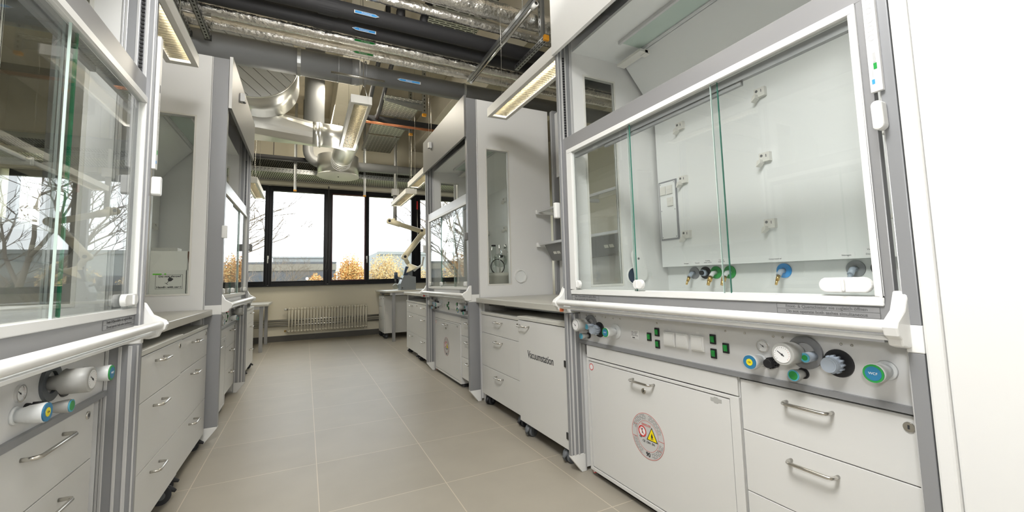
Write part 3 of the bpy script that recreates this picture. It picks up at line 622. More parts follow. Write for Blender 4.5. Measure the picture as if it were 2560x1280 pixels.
safety_cabinet('white safety cabinet with round flame-warning label under the large right foreground hood', (1.215, -4.505, 0), RR, 0.0, 0.893)
safety_cabinet('white safety cabinet under the right hood nearer the windows', (1.215, -1.53, 0), RR, 0.0, 0.90)
safety_cabinet('safety cabinet under the left hood nearer the windows, front seen edge-on', (-0.60, -2.80, 0), LL, 0.0, 0.84)
safety_cabinet('safety cabinet under the left foreground hood, left of its drawers', (-0.60, -5.845, 0), LL, 0.0, 0.73)
pedestal('three-drawer unit with long steel handles under the large right foreground hood', 1.215+VEL, -4.405-0.998, RR, 0.508, (0.507, 0.303), top=0.684, z0=0.10, board=0, casters=False, group='under-hood drawer units', hw=0.13, handle_at=0.44)
pedestal('narrow three-drawer unit under the right hood nearer the windows', 1.215+VEL, -1.43-1.0, RR, 0.452, (0.507, 0.303), top=0.684, z0=0.10, board=0, casters=False, group='under-hood drawer units')
pedestal('three-drawer unit under the left foreground hood, lock on its top drawer', -0.60-VEL, -5.905+0.80, LL, 0.592, (0.505, 0.30), top=0.684, z0=0.10, board=0, casters=False, group='under-hood drawer units', hw=0.20)
pedestal('three-drawer unit under the left hood nearer the windows', -0.60-VEL, -2.86+0.93, LL, 0.52, (0.505, 0.30), top=0.684, z0=0.10, board=0, casters=False, group='under-hood drawer units')

# ------------------------------------------------------------------ benches
def bench(label, x, ya, yb, rot, z=0.89, th=0.042, depth=0.86, name='laboratory_bench'):
    # ya = left end seen from the aisle, in local u the bench runs 0..L
    L = abs(yb-ya); t = thing(name, label, 'bench', (x, ya, 0), rot, 'lab benches between the hoods')
    MB().box(0, L, 0, depth, z-th, z).build('worktop', 'worktop', t, 0.004)
    MB().box(0.02, L-0.02, 0.26, 0.30, z-th-0.05, z-th).box(0.02, L-0.02, depth-0.08, depth-0.04, z-th-0.055, z-th).build('rail', 'profile_light', t, 0.002)
    for a in (0.012, L-0.05):
        MB().box(a, a+0.038, 0.055, 0.105, 0.0, z-th).box(a, a+0.038, depth-0.09, depth-0.04, 0.0, z-th).box(a, a+0.038, 0.105, depth-0.09, 0.82-0.05, 0.82).build('leg', 'profile_light', t, 0.002)
    return t
bench('grey worktop bench above the vacuum cabinet on the right', 1.275, -2.94, -4.428, RR)
bench('grey worktop bench between the two left hoods', -0.648, -4.428, -2.872, LL, z=0.893)
bench('worktop bench on the right beyond the hood, near the windows', 1.268, 0.05, -1.45, RR)
bench('left worktop bench beyond the second hood, near the windows', -0.655, -1.375, 0.06, LL)
pedestal('three-drawer mobile cabinet on the right, beside the cabinet lettered Vacuumstation', 1.298, -2.995, RR, 0.745, (0.600, 0.325), top=0.752, z0=0.088)
pedestal('plain white mobile cabinet lettered Vacuumstation with one door', 1.255, -3.785, RR, 0.60, (), top=0.770, z0=0.09, door='Vacuumstation', name='mobile_cabinet', group='vacuum cabinets')
pedestal('taller left three-drawer mobile cabinet next to the foreground hood', -0.650, -4.385, LL, 0.745, (0.598, 0.325), top=0.785, z0=0.10)
pedestal('left three-drawer mobile cabinet next to the second hood\'s grey post', -0.668, -3.635, LL, 0.735, (0.592, 0.305), top=0.772, z0=0.075)
pedestal('far right three-drawer mobile cabinet at the window end of the row', 1.300, 0.0, RR, 0.70, (0.595, 0.32), top=0.745, z0=0.07, hw=0.10)
pedestal('right three-drawer mobile cabinet squeezed between far hood and its neighbour', 1.285, -0.745, RR, 0.64, (0.595, 0.32), top=0.745, z0=0.07, hw=0.10)
pedestal('far left three-drawer mobile cabinet just past the second hood', -0.680, -1.35, LL, 0.62, (0.595, 0.32), top=0.755, z0=0.08, hw=0.10)
pedestal('far left three-drawer mobile cabinet by the small side table', -0.672, -0.70, LL, 0.72, (0.595, 0.32), top=0.755, z0=0.08, hw=0.10)
pedestal('narrow pedestal under the desk by the radiator, drawers facing the aisle', 1.235, 2.24, RR, 0.60, (0.627, 0.38), top=0.772, z0=0.10, hw=0.08, board=0.012, depth=0.78)

def side_table(label, x0, x1, y0, y1, z, legs):
    t = thing('side_table', label, 'table', ((x0+x1)/2, (y0+y1)/2, 0))
    ox, oy = (x0+x1)/2, (y0+y1)/2
    MB().box(x0-ox, x1-ox, y0-oy, y1-oy, z-0.032, z).build('table_top', 'worktop', t, 0.003)
    MB().box(x0-ox+0.08, x1-ox-0.05, y0-oy+0.06, y0-oy+0.10, z-0.08, z-0.032).build('rail', 'profile_light', t)
    MB().box(x0-ox+0.08, x1-ox-0.05, y1-oy-0.10, y1-oy-0.06, z-0.08, z-0.032).build('rail', 'profile_light', t)
    for lx, ly in legs: MB().box(lx-ox-0.025, lx-ox+0.025, ly-oy-0.025, ly-oy+0.025, 0, z-0.032).build('leg', 'sash_grey', t, 0.002)
    return t
side_table('desk by the windows on the right carrying the grey rotary evaporator', 1.19, 2.35, 1.12, 2.42, 0.888, ((1.33, 1.20), (1.33, 2.36), (2.30, 1.20), (2.30, 2.36)))
side_table('small low side table in the far left corner beside the radiator', -1.55, -0.60, 1.24, 2.35, 0.745, ((-0.69, 1.31), (-0.69, 2.27), (-1.50, 1.31), (-1.50, 2.27)))

# bench service racks with glass shelves
def rack(label, x, y0, L, rot, group='bench service racks'):
    t = thing('service_rack', label, 'rack', (x, y0, 0), rot, group)   # local x along bench, local y = depth, 0 at worktop front
    for a in (0.02, L-0.07): MB().box(a, a+0.05, 0.80, 0.855, 0.892, 2.69).mt(1).box(a+0.02, a+0.03, 0.797, 0.80, 0.92, 2.69).build('upright', ['profile_grey', 'profile_light'], t, 0.002)
    MB().box(0.07, L-0.07, 0.825, 0.845, 0.892, 1.36).box(0.07, 0.20, 0.825, 0.845, 2.02, 2.66).build('backboard', 'white_laminate', t, 0.002)
    for z in (1.685, 1.372):
        s = MB().box(0.02, L-0.02, 0.64, 0.80, z, z+0.006).build('shelf', 'sash_glass', t)
        MB().box(0.02, L-0.02, 0.63, 0.645, z-0.014, z+0.008).build('shelf_rail', 'profile_light', s, 0.002)
        for a in (0.005, L-0.035, L*0.5): MB().box(a, a+0.03, 0.615, 0.80, z-0.03, z-0.002).cyl((a+0.015, 0.622, z-0.028), (a+0.015, 0.622, z+0.012), 0.012).build('shelf_bracket', 'plastic_white', s, 0.003)
    b = MB().prism([(0.655, 1.358), (0.80, 1.358), (0.80, 1.21), (0.735, 1.21)], 'x', 0.09, L-0.09).build('service_duct', 'fascia_grey', t, 0.003)
    for u in (0.20, 0.26, L-0.5, L-0.44):
        m = MB(); z = 1.30; y = 0.68
        m.prism([(y-0.001, z+0.02), (y+0.008, z+0.022), (y+0.032, z-0.032), (y+0.022, z-0.034)], 'x', u-0.025, u+0.025).build('socket_cover', 'socket_white', b, 0.002)
    return t
rack('service rack with two glass shelves behind the vacuum cabinet bench', 1.275, -2.96, 1.43, RR)
rack('service rack with glass shelves behind the far right bench', 1.268, 0.03, 1.43, RR)
rack('service rack behind the left bench between the two hoods', -0.648, -4.39, 1.51, LL)
rack('service rack behind the far left bench past the second hood', -0.655, -1.345, 1.39, LL)

# ------------------------------------------------------------------ radiator and pipes
rd = thing('radiator', 'cream column radiator on the back wall under the windows', 'radiator', (0.34, 2.40, 0))
m = MB(); 
x = -0.69
nsec = 27
for i in range(nsec):
    cx_ = -0.675+i*(1.35/(nsec-1))
    for yy in (-0.042, 0.042): m.tube([(cx_, yy, 0.19), (cx_, yy, 0.59)], 0.0118, 8)
for i in range(nsec): 
    cx_ = -0.675+i*(1.35/(nsec-1))
    for z in (0.19, 0.59): m.sphere((cx_, -0.002, z), 0.0235, 10, (1.0, 2.7, 1.15))
m.build('columns', 'radiator_white', rd)
MB().cyl((-0.72, 0, 0.585), (-0.69, 0, 0.585), 0.015).mt(1).sphere((-0.735, 0, 0.585), 0.022).mt(0).cyl((-0.72, 0, 0.195), (-0.69, 0, 0.195), 0.015).mt(2).cyl((-0.75, 0, 0.195), (-0.72, 0, 0.195), 0.018).build('valve', ['steel', 'plastic_white', 'brass'], rd)
for z, w in ((0.385, 'upper'), (0.335, 'middle'), (0.29, 'lower')):
    o = MB().cyl((-2.6, 2.468, z), (3.2, 2.468, z), 0.021 if w != 'middle' else 0.008, n=16).build('heating_pipe', 'pipe_steel', None, loc=(0, 2.468, z))
    tag(o, '%s heating pipe running along the back wall behind the radiator' % w, 'pipe', 'heating pipes on the back wall')

# ------------------------------------------------------------------ luminaires
def luminaire(label, x0, x1, y0, y1, z, h=0.07, wires=True, ceil=3.86, tube='tube_light', group='louvred lamps'):
    cx_, cy_ = (x0+x1)/2, (y0+y1)/2; t = thing('hanging_lamp', label, 'lamp', (cx_, cy_, z), 0, group)
    a, b = (x1-x0)/2, (y1-y0)/2; r = 0.03
    MB().box(-a, -a+r, -b, b, 0, h).box(a-r, a, -b, b, 0, h).box(-a+r, a-r, -b, -b+r*1.3, 0, h).box(-a+r, a-r, b-r*1.3, b, 0, h).box(-a, a, -b, b, h, h+0.006).box(-a*0.6, a*0.6, -b*0.93, b*0.93, h+0.006, h+0.02).build('housing', 'lamp_white', t, 0.002)
    m = MB(); n = int((2*b-0.08)/0.028)
    for k in range(n):
        y = -b+r*1.3+0.012+k*(2*b-2*r*1.3-0.02)/n
        m.box(-a+r, a-r, y, y+0.002, 0.003, 0.046)
    m.build('louvre', 'louvre', t)
    MB().cyl((a*0.2, -b+r*1.5, 0.058), (a*0.2, b-r*1.5, 0.058), 0.008, n=10).build('tube', tube, t)
    if wires == 'bar':
        MB().cyl((-0.25, -b+0.12, 0.30), (0.22, -b+0.12, 0.30), 0.010, n=10).build('cross_bar', 'steel', t)
    if wires:
        for yy in (-b*0.8, b*0.8):
            MB().tube([(0, yy, h+0.018), (0, yy, ceil-z)], 0.0018, 5).build('wire', 'steel', t)
        w = MB()
        w.tube([(a*0.7, -b*0.9, h+0.01), (a*0.35, -b*0.75, h+0.22), (a*0.5, -b*0.72, h+0.6), (a*0.3, -b*0.7, ceil-z)], 0.0035, 6)
        w.build('power_cable', 'steel', t)
    return t
luminaire('long louvred lamp hanging over the middle of the aisle', 0.262, 0.442, -2.58, -1.13, 2.65, wires='bar')
luminaire('louvred lamp over the near end of the aisle, showing only in glass reflections', 0.262, 0.442, -5.85, -4.45, 2.65)
luminaire('louvred lamp over the right bench, end overlapping the side of the farther hood', 1.264, 1.444, -4.38, -3.30, 2.40, ceil=4.34)
luminaire('louvred lamp over the left bench, in the top left of the photo', -0.848, -0.686, -4.36, -3.34, 2.40, ceil=4.34)
luminaire('far right louvred lamp in front of the window, above the extraction arm', 1.285, 1.46, -0.02, 1.19, 2.40, ceil=4.34, tube='tube_light_warm')
luminaire('louvred lamp just beyond the farther right hood', 1.229, 1.40, -1.38, -0.42, 2.40, ceil=4.34, tube='tube_light_warm')
luminaire('far left louvred lamp seen against the window', -0.815, -0.665, -0.05, 1.17, 2.40, ceil=4.34, tube='tube_light_warm')

# ------------------------------------------------------------------ ceiling services
def xpipe(name, label, cat, y, z, r, x0, x1, material, group, n=24, extra=None):
    m = MB().cyl((x0, y, z), (x1, y, z), r, n=n)
    o = m.build(name, material, None, loc=((x0+x1)/2, y, z))
    tag(o, label, cat, group); return o
def rings(par, xs, y, z, r, material, w=0.03, t=0.004, name='joint_band'):
    for x in xs:
        L = par.location
        MB().ring((x-w/2-L.x, y-L.y, z-L.z), (x+w/2-L.x, y-L.y, z-L.z), r+t, r-0.001, 24).build(name, material, par)
def foilpipe(label, y, z, r, x0, x1, seed, group='foil-wrapped pipes'):
    rnd = random.Random(seed); n = 26; k = int((x1-x0)/0.03); vs = []; L = ((x0+x1)/2, y, z)
    for i in range(k+1):
        x = x0+(x1-x0)*i/k; base = r*(1+0.03*math.sin(i*0.9+seed)+(0.06 if i % 22 in (0, 1) else 0))
        for j in range(n):
            a = 2*PI*j/n; q = base+rnd.uniform(-1, 1)*r*0.035
            vs.append((x-L[0], q*math.cos(a), q*math.sin(a)))
    m = MB(); m.add(vs, [(i*n+j, i*n+(j+1) % n, (i+1)*n+(j+1) % n, (i+1)*n+j) for i in range(k) for j in range(n)], True)
    o = m.build('foil_pipe', 'foil', None); o.location = L
    return tag(o, label, 'pipe', group)
def pipe_label(par, x, y, z, body, colr, flip=False, w=0.19):
    # small flag shaped label facing the aisle entrance (-y)
    L = par.location; x -= L.x; y -= L.y; z -= L.z; h = 0.013; tip = 0.03
    p = [(x-w/2, z-h), (x+w/2-tip, z-h), (x+w/2, z), (x+w/2-tip, z+h), (x-w/2, z+h)]
    if flip: p = [(2*x-a, b) for a, b in p]
    q = [(x+(a-x)*0.93, z+(b-z)*0.74) for a, b in p]
    o = MB().prism(p, 'y', y-0.002, y).mt(1).prism(q, 'y', y-0.003, y-0.002).build('pipe_label', ['sticker_white', colr], par)
    text(body, 0.017, x, z, y-0.0035, 'sticker_white', o, ext=0.0002)
    return o
g1 = xpipe('drain_pipe', 'wide grey plastic pipe crossing the aisle above the hoods', 'pipe', -2.15, 3.14, 0.122, -4.1, 0.30, 'pvc_grey', None)
MB().lathe((0.30+1.9, 0, 0), (1, 0, 0), [(0, 0.124), (0.06, 0.124), (0.13, 0.098), (0.24, 0.098), (0.24, 0.092), (3.9, 0.092)]).build('reducer', 'pvc_grey', g1)
rings(g1, (0.18, 0.43), -2.15, 3.14, 0.122, 'pvc_grey', 0.01, 0.003)
rings(g1, (-0.16,), -2.15, 3.14, 0.122, 'galvanised', 0.03, 0.006, 'pipe_clamp')
rings(g1, (1.47,), -2.15, 3.14, 0.092, 'galvanised', 0.025, 0.006, 'pipe_clamp')
pipe_label(g1, 0.85, -2.245, 3.105, 'Abwasser', 'sky_blue', True, 0.24)
f1 = foilpipe('lower foil-wrapped pipe nearest the wide grey pipe', -2.45, 3.19, 0.045, -4.1, 4.2, 3)
f2 = foilpipe('upper foil-wrapped pipe between grey pipe and dark insulated pipes', -2.70, 3.165, 0.050, -4.1, 4.2, 5)
d1 = xpipe('insulated_pipe', 'lower dark insulated pipe beside the foil pipe', 'pipe', -2.86, 3.175, 0.058, -4.1, 4.2, 'insulation', 'dark insulated pipes')
d2 = xpipe('insulated_pipe', 'upper dark insulated pipe joined by two black bends', 'pipe', -3.03, 3.205, 0.062, -4.1, 4.2, 'insulation', 'dark insulated pipes')
rings(d1, (0.02,), -2.86, 3.175, 0.058, 'insulation', 0.14, 0.006)
rings(d2, (0.05,), -3.03, 3.205, 0.062, 'insulation', 0.14, 0.006)
f3 = foilpipe('thin foil-wrapped pipe above the dark pipes', -3.16, 3.30, 0.042, -4.1, 4.2, 8)
f4 = foilpipe('thickest foil-wrapped pipe at the top edge of the photo', -3.30, 3.36, 0.075, -4.1, 4.2, 11)
pipe_label(f1, 0.37, -2.499, 3.165, 'VE-Wasser', 'cap_green', True)
pipe_label(f2, 0.36, -2.755, 3.135, 'VE-Wasser', 'cap_green', False)
pipe_label(d1, 0.33, -2.921, 3.14, 'Kühlwasser', 'sky_blue', True)
pipe_label(d2, 0.33, -3.096, 3.175, 'Kühlwasser', 'sky_blue', False)
pipe_label(f4, 0.31, -3.377, 3.33, 'VE-Wasser', 'cap_green', False)
for i, (x, lab) in enumerate(((0.60, 'left black bend rising from the dark insulated pipe'), (0.80, 'right black bend rising from the dark insulated pipe'))):
    o = MB().tube([(x, -3.03, 3.20), (x+0.0, -3.05, 3.29), (x+0.03, -3.12, 3.40), (x+0.05, -3.2, 3.52), (x+0.05, -3.2, 4.3)], 0.033, 12).build('pipe_bend', 'insulation', None, loc=(x, -3.03, 3.2))
    tag(o, lab, 'pipe', 'black pipe bends')
def strut(label, p0, p1, w=0.021, cap=True, group='perforated steel struts', name='steel_strut', holes=True, capmat='cap_orange'):
    P0, P1 = Vector(p0), Vector(p1); d = P1-P0; L = d.length
    t = thing(name, label, 'strut', p0, 0, group); t.rotation_mode = 'QUATERNION'; t.rotation_quaternion = d.to_track_quat('Z', 'Y')
    m = MB().box(-w, w, -w, -w+0.003, 0, L).box(-w, -w+0.003, -w, w, 0, L).box(w-0.003, w, -w, w, 0, L)
    m.mt(1)
    if holes:
        z = 0.03
        while z < L-0.03: m.box(-0.006, 0.006, -w-0.0008, -w, z, z+0.024); m.box(-w-0.0008, -w, -0.005, 0.005, z, z+0.02); m.box(w, w+0.0008, -0.005, 0.005, z, z+0.02); z += 0.045
    m.build('channel', ['galvanised', 'dark_gap'], t)
    if cap: MB().box(-w-0.003, w+0.003, -w-0.003, w+0.003, -0.004, 0.022).build('end_cap', capmat, t, 0.002)
    return t
strut('left of two steel struts running under the foil pipes, black end', (-0.955, -2.37, 3.10), (-0.955, -4.6, 3.10), cap=True, capmat='black_plastic')
strut('right of two steel struts running under the foil pipes, black end', (-0.826, -2.36, 3.10), (-0.826, -4.6, 3.10), cap=True, capmat='black_plastic')
o = MB().cyl((-1.1, -2.7, 3.105), (-0.75, -2.7, 3.105), 0.012).build('threaded_rod', 'steel', None, loc=(-0.95, -2.7, 3.105)); tag(o, 'short steel rod linking the two struts at top left', 'rod')
# conduit along y, right
cd = thing('conduit_rail', 'shiny steel conduit tube hung along the aisle direction at upper right', 'conduit', (1.44, -3.2, 3.10))
MB().cyl((0, 0.70, 0), (0, -0.62, 0), 0.014).build('tube', 'chrome', cd)
MB().box(-0.045, -0.020, -1.3, 0.72, 0.0, 0.035).mt(1).box(-0.043, -0.040, -1.2, 0.7, -0.001, 0.0).build('rail', ['galvanised', 'dark_gap'], cd)
MB().cyl((0, -0.60, 0), (0, -0.66, 0), 0.021).mt(1).cyl((0, -0.662, 0), (0, -0.659, 0), 0.012).build('end_fitting', ['plastic_white', 'dark_gap'], cd)
MB().tube([(-0.03, 0.55, 0.03), (-0.03, 0.55, 1.2)], 0.004, 6).tube([(-0.03, -0.5, 0.03), (-0.03, -0.5, 1.2)], 0.004, 6).build('hanger', 'steel', cd)
strut('vertical strut at upper right holding the foil pipes, beside the yellow-capped bracket', (1.75, -3.42, 3.16), (1.75, -3.42, 4.3), cap=False)
strut('short horizontal bracket with yellow end cap at upper right', (1.76, -3.48, 3.12), (1.76, -2.9, 3.12), capmat='cap_orange')
MB().cyl((0, 0.70, 0), (0, 0.72, 0), 0.016).build('end_fitting', 'plastic_white', cd)
# cable trays along y
def ytray(label, x0, x1, y0, y1, z, bracket=True):
    t = thing('cable_tray', label, 'cable tray', ((x0+x1)/2, (y0+y1)/2, z), 0, 'perforated cable trays')
    a, b = (x1-x0)/2, (y1-y0)/2
    MB().box(-a, a, -b, b, 0, 0.002).build('tray_floor', 'perf_y', t)
    MB().box(-a, -a+0.003, -b, b, 0, 0.06).box(a-0.003, a, -b, b, 0, 0.06).build('tray_side', 'galvanised', t)
    if bracket:
        MB().prism([(-a*0.95, -0.002), (a*1.06, -0.002), (a*1.06, -0.10), (a*0.45, -0.085), (-a*0.9, -0.03)], 'y', -b+0.12, -b+0.124).box(-a*0.95, a*1.06, -b+0.10, -b+0.124, -0.012, -0.002).build('bracket', 'galvanised', t)
        s = MB().box(a*1.02, a*1.02+0.05, -b+0.09, -b+0.13, -0.14, 0.6); s.mt(1)
        for k in range(12): s.box(a*1.02+0.018, a*1.02+0.032, -b+0.0893, -b+0.09, -0.11+k*0.055, -0.085+k*0.055)
        s.build('hanger', ['galvanised', 'dark_gap'], t)
        MB().box(a*1.02-0.003, a*1.02+0.053, -b+0.087, -b+0.133, -0.175, -0.14).build('end_cap', 'cap_orange', t, 0.002)
    return t
ytray('perforated cable tray above the aisle, first beyond the grey pipe', 0.86, 1.40, -0.72, 0.02, 3.60)
ytray('perforated cable tray above the aisle, second beyond the grey pipe', 0.86, 1.40, 0.16, 0.90, 3.60)
ytray('perforated cable tray above the aisle nearest the windows', 0.86, 1.40, 0.98, 1.95, 3.60, False)
ytray('perforated cable tray at the top edge above the thick foil pipe', 0.95, 1.55, -3.75, -2.3, 3.72)
o = MB().box(0.62, 2.6, 0.03, 0.10, 3.50, 3.58).build('cable_duct', 'insulation', None, loc=(1.6, 0.06, 3.5)); tag(o, 'black insulated line crossing under the cable trays', 'pipe')
for k, dz in enumerate((0.0, 0.035)):
    o = MB().cyl((0.62, 0.02+dz*1.4, 3.475), (2.6, 0.02+dz*1.4, 3.475), 0.011, n=10).build('copper_pipe', 'copper', None, loc=(1.6, 0.02+dz*1.4, 3.475)); tag(o, 'thin copper pipe under the black insulated line', 'pipe', 'copper pipes under the black line')
for x, lab in ((0.70, 'left black vertical riser between the beams'), (0.86, 'right black vertical riser between the beams')):
    o = MB().tube([(x, 0.06, 3.54), (x, -0.3, 3.56), (x, -0.9, 3.72), (x, -1.9, 3.9), (x, -1.9, 4.3)], 0.028, 10).build('cable_riser', 'insulation', None, loc=(x, 0.06, 3.54)); tag(o, lab, 'cable', 'black risers')
# back wall trays along x
def xtray(label, y0, y1, z, x0=-4.1, x1=5.0):
    t = thing('wall_cable_tray', label, 'cable tray', (0, (y0+y1)/2, z), 0, 'cable trays above the windows')
    b = (y1-y0)/2
    MB().box(x0, x1, -b, b, 0, 0.002).build('tray_floor', 'perf_x', t)
    m = MB().box(x0, x1, -b-0.003, -b, -0.005, 0.075).box(x0, x1, b, b+0.003, -0.005, 0.06); m.mt(1)
    x = -1.3
    while x < 2.4: m.box(x, x+0.035, -b-0.0038, -b-0.003, 0.045, 0.055); m.box(x, x+0.012, -b-0.0038, -b-0.003, 0.018, 0.028); x += 0.055
    m.build('tray_side', ['galvanised', 'dark_gap'], t)
    return t
xtray('lower perforated cable tray along the back wall above the windows', 1.83, 2.44, 3.015)
xtray('upper perforated cable tray along the back wall above the windows', 1.83, 2.44, 3.225)
for x, y, z0, lab in ((-0.265, 1.79, 2.685, 'left'), (0.90, 1.79, 2.665, 'middle'), (1.475, 1.79, 2.82, 'right')):
    strut('%s vertical tray hanger with orange end cap in front of the windows' % lab, (x, y, z0), (x, y, 4.3), 0.022)
o = MB().cyl((-3, 1.70, 3.24), (-0.02, 1.70, 3.24), 0.035).cyl((-0.6, 1.70, 3.24), (-0.6, 1.70, 4.349), 0.005, n=6).cyl((-2.4, 1.70, 3.24), (-2.4, 1.70, 4.349), 0.005, n=6).build('black_pipe', 'insulation', None, loc=(-1.5, 1.70, 3.24)); tag(o, 'black pipe above the upper cable tray on the left', 'pipe')
vs = [(-0.07, 1.62, 4.3), (-0.07, 1.62, 3.40)]+[(-0.07+0.22*(1-math.cos(a)), 1.62, 3.40-0.22*math.sin(a)) for a in (0.3, 0.6, 0.9, 1.2, 1.5707)]+[(2.6, 1.62, 3.18)]
o = MB().tube(vs, 0.085, 18).build('plastic_pipe', 'pvc_grey', None, loc=(-0.1, 1.95, 3.4)); tag(o, 'grey plastic pipe bending to run level behind the round diffuser', 'pipe')
vp = thing('vertical_pipe', 'wide dark grey vertical pipe behind the sheet metal duct', 'pipe', (0.0, -0.3, 3.1))
MB().cyl((0, 0, -0.14), (0, 0, 1.24), 0.125, n=28).build('pipe_body', 'pvc_grey', vp)
MB().ring((0, 0, 0.06), (0, 0, 0.09), 0.134, 0.124).mt(1).cyl((-0.22, 0, 0.075), (-0.13, 0, 0.075), 0.012).cyl((0.13, 0, 0.075), (0.22, 0, 0.075), 0.012).cyl((-0.2, 0, 0.075), (-0.2, 0, 0.15), 0.006).build('clamp', ['black_plastic', 'chrome'], vp)
o = MB().box(-0.05, 0.50, 2.40, 2.499, 3.52, 3.74).build('switch_box', 'socket_white', None, 0.004, loc=(0.2, 2.45, 3.6)); tag(o, 'pale junction box high on the back wall above the trays', 'box')

# ducts
du = thing('ventilation_drum', 'large round sheet metal duct with ribbed end above the left hood', 'duct', (-0.62, -1.40, 3.47))
MB().cyl((0, 0.0, 0), (0, 0.66, 0), 0.44, n=56).build('drum', 'duct_steel', du)
MB().cyl((0, -0.004, 0), (0, 0.001, 0), 0.436, n=56).build('end_disc', 'disc_steel', du)
e = MB()
for k in range(-5, 6):
    q = k*0.085; hl = math.sqrt(max(0.0, 0.43**2-q*q)); c, s = math.cos(-0.72), math.sin(-0.72)
    if hl < 0.05: continue
    P = [(-hl, q-0.003), (hl, q-0.003), (hl, q+0.003), (-hl, q+0.003)]
    e.prism([(a*c-b*s, a*s+b*c) for a, b in P], 'y', -0.007, -0.004)
e.build('ribs', 'profile_grey', du)
MB().ring((0, -0.004, 0), (0, 0.012, 0), 0.443, 0.438, 56).build('rim', 'duct_steel', du)
tr = thing('duct_transition', 'sheet metal transition piece leading to the round duct', 'duct', (-0.40, -0.60, 2.97))
def sq2round(x0, x1, hw0, hz0, r, zc=0.0, n=16):
    vs = []
    for i in range(n):
        a = 2*PI*(i+0.5)/n; c, s = math.cos(a), math.sin(a); k = 1/max(abs(c), abs(s)); vs.append((x0, hw0*c*k, 0.05+hz0*s*k))
    for i in range(n):
        a = 2*PI*(i+0.5)/n; vs.append((x1, r*math.cos(a), zc+r*math.sin(a)))
    return MB().add(vs, [(i, (i+1) % n, n+(i+1) % n, n+i) for i in range(n)]+[tuple(range(n))])
sq2round(-0.28, 0.38, 0.21, 0.17, 0.155).build('hopper', 'duct_steel', tr)
MB().cyl((0.38, 0, 0), (0.46, 0, 0), 0.157, n=36).ring((0.455, 0, 0), (0.47, 0, 0), 0.163, 0.15, 36).build('collar', 'duct_steel', tr)
rdv = thing('round_duct', 'bent round sheet metal duct feeding the ceiling diffuser', 'duct', (0.42, 0.0, 2.97))
pts = [(-0.36, -0.60, 0), (-0.20, -0.60, 0)]+[(-0.20+0.20*math.sin(a), -0.60+0.20*(1-math.cos(a)), 0) for a in (0.4, 0.8, 1.2, 1.57)]+[(0, 0.2, 0.04), (0, 1.15, 0.13)]
MB().tube(pts, 0.152, 32).build('duct', 'duct_steel', rdv)
for yy in (0.55, 0.65, 0.75, 0.85): MB().ring((0, yy, 0.07), (0, yy+0.012, 0.072), 0.157, 0.148, 32).build('rib', 'duct_steel', rdv)
df = thing('air_diffuser', 'round metal ceiling diffuser with white bottom plate over the aisle', 'diffuser', (0.41, 1.33, 2.90))
MB().cyl((0, 0, 0.01), (0, 0, 0.34), 0.335, 0.335, 56).build('drum', 'duct_steel', df)
MB().lathe((0, 0, 0.012), (0, 0, -1), [(0, 0.337), (0.012, 0.342), (0.018, 0.334), (0.014, 0.05), (0.014, 0.001)], 56).mt(1).cyl((0, 0, -0.004), (0, 0, -0.012), 0.011, n=10).build('bottom_plate', ['lamp_white', 'black_plastic'], df)
MB().cyl((0, 0, 0.34), (0, 0, 1.3), 0.006, n=6).build('suspension', 'steel', df)

# cord loop on the window mullion
o = MB().tube([(0.305, 2.44, 2.95), (0.300, 2.44, 1.9), (0.285, 2.44, 1.45), (0.262, 2.44, 1.33), (0.28, 2.44, 1.27), (0.318, 2.44, 1.33), (0.322, 2.44, 1.9), (0.316, 2.44, 2.95)], 0.005, 6).build('blind_cord', 'ink_grey', None, loc=(0.3, 2.44, 2.95)); tag(o, 'dark looped cord hanging before the window post', 'cord')
o = MB().cyl((2.06, 2.452, 2.58), (2.06, 2.452, 2.76), 0.017).mt(1).cyl((2.06, 2.452, 1.9), (2.06, 2.452, 2.58), 0.009).build('red_pipe', ['red', 'pipe_steel'], None, loc=(2.06, 2.452, 2.3)); tag(o, 'thin steel rod with a red top on the far right window post', 'pipe')

# ------------------------------------------------------------------ extraction arm
ar = thing('extraction_arm', 'cream jointed fume extraction arm with cone hood before the window', 'extraction arm', (1.43, 1.6, 2.3))
MB().box(-0.06, 0.06, -0.06, 0.06, 0.38, 0.50).mt(1).cyl((0, 0, -0.10), (0, 0, 0.40), 0.035, n=20).mt(0).cyl((0, 0, 0.5), (0, 0, 2.0), 0.02).build('column', ['profile_light', 'sash_grey'], ar)
A = Vector((-0.10, 0.0, -0.115)); B = Vector((0.53, -0.06, -0.31)); C2 = Vector((0.165, -0.05, -0.79)); D = Vector((0.27, -0.05, -1.0))
MB().tube([(0, 0, -0.10), tuple(A+Vector((0.06, 0, 0.01)))], 0.05, 16).cyl(A+Vector((-0.01, -0.05, 0)), A+Vector((0.0, 0.05, 0)), 0.05).mt(1).cyl(A+Vector((-0.01, -0.056, 0)), A+Vector((-0.01, -0.05, 0)), 0.025).build('base_joint', ['plastic_cream', 'black_plastic'], ar)
MB().tube([A, A+(B-A)*0.3, A+(B-A)*0.31, B], [0.055, 0.055, 0.045, 0.045], 18).build('upper_arm', 'plastic_cream', ar)
MB().cyl(B+Vector((0, -0.065, 0)), B+Vector((0, 0.065, 0)), 0.062, n=24).mt(1).cyl(B+Vector((-0.05, -0.072, 0.02)), B+Vector((-0.05, -0.064, 0.02)), 0.025).build('elbow_joint', ['plastic_cream', 'black_plastic'], ar)
MB().tube([B, B+(C2-B)*0.85, C2], [0.055, 0.055, 0.058], 18).build('lower_arm', 'plastic_cream', ar)
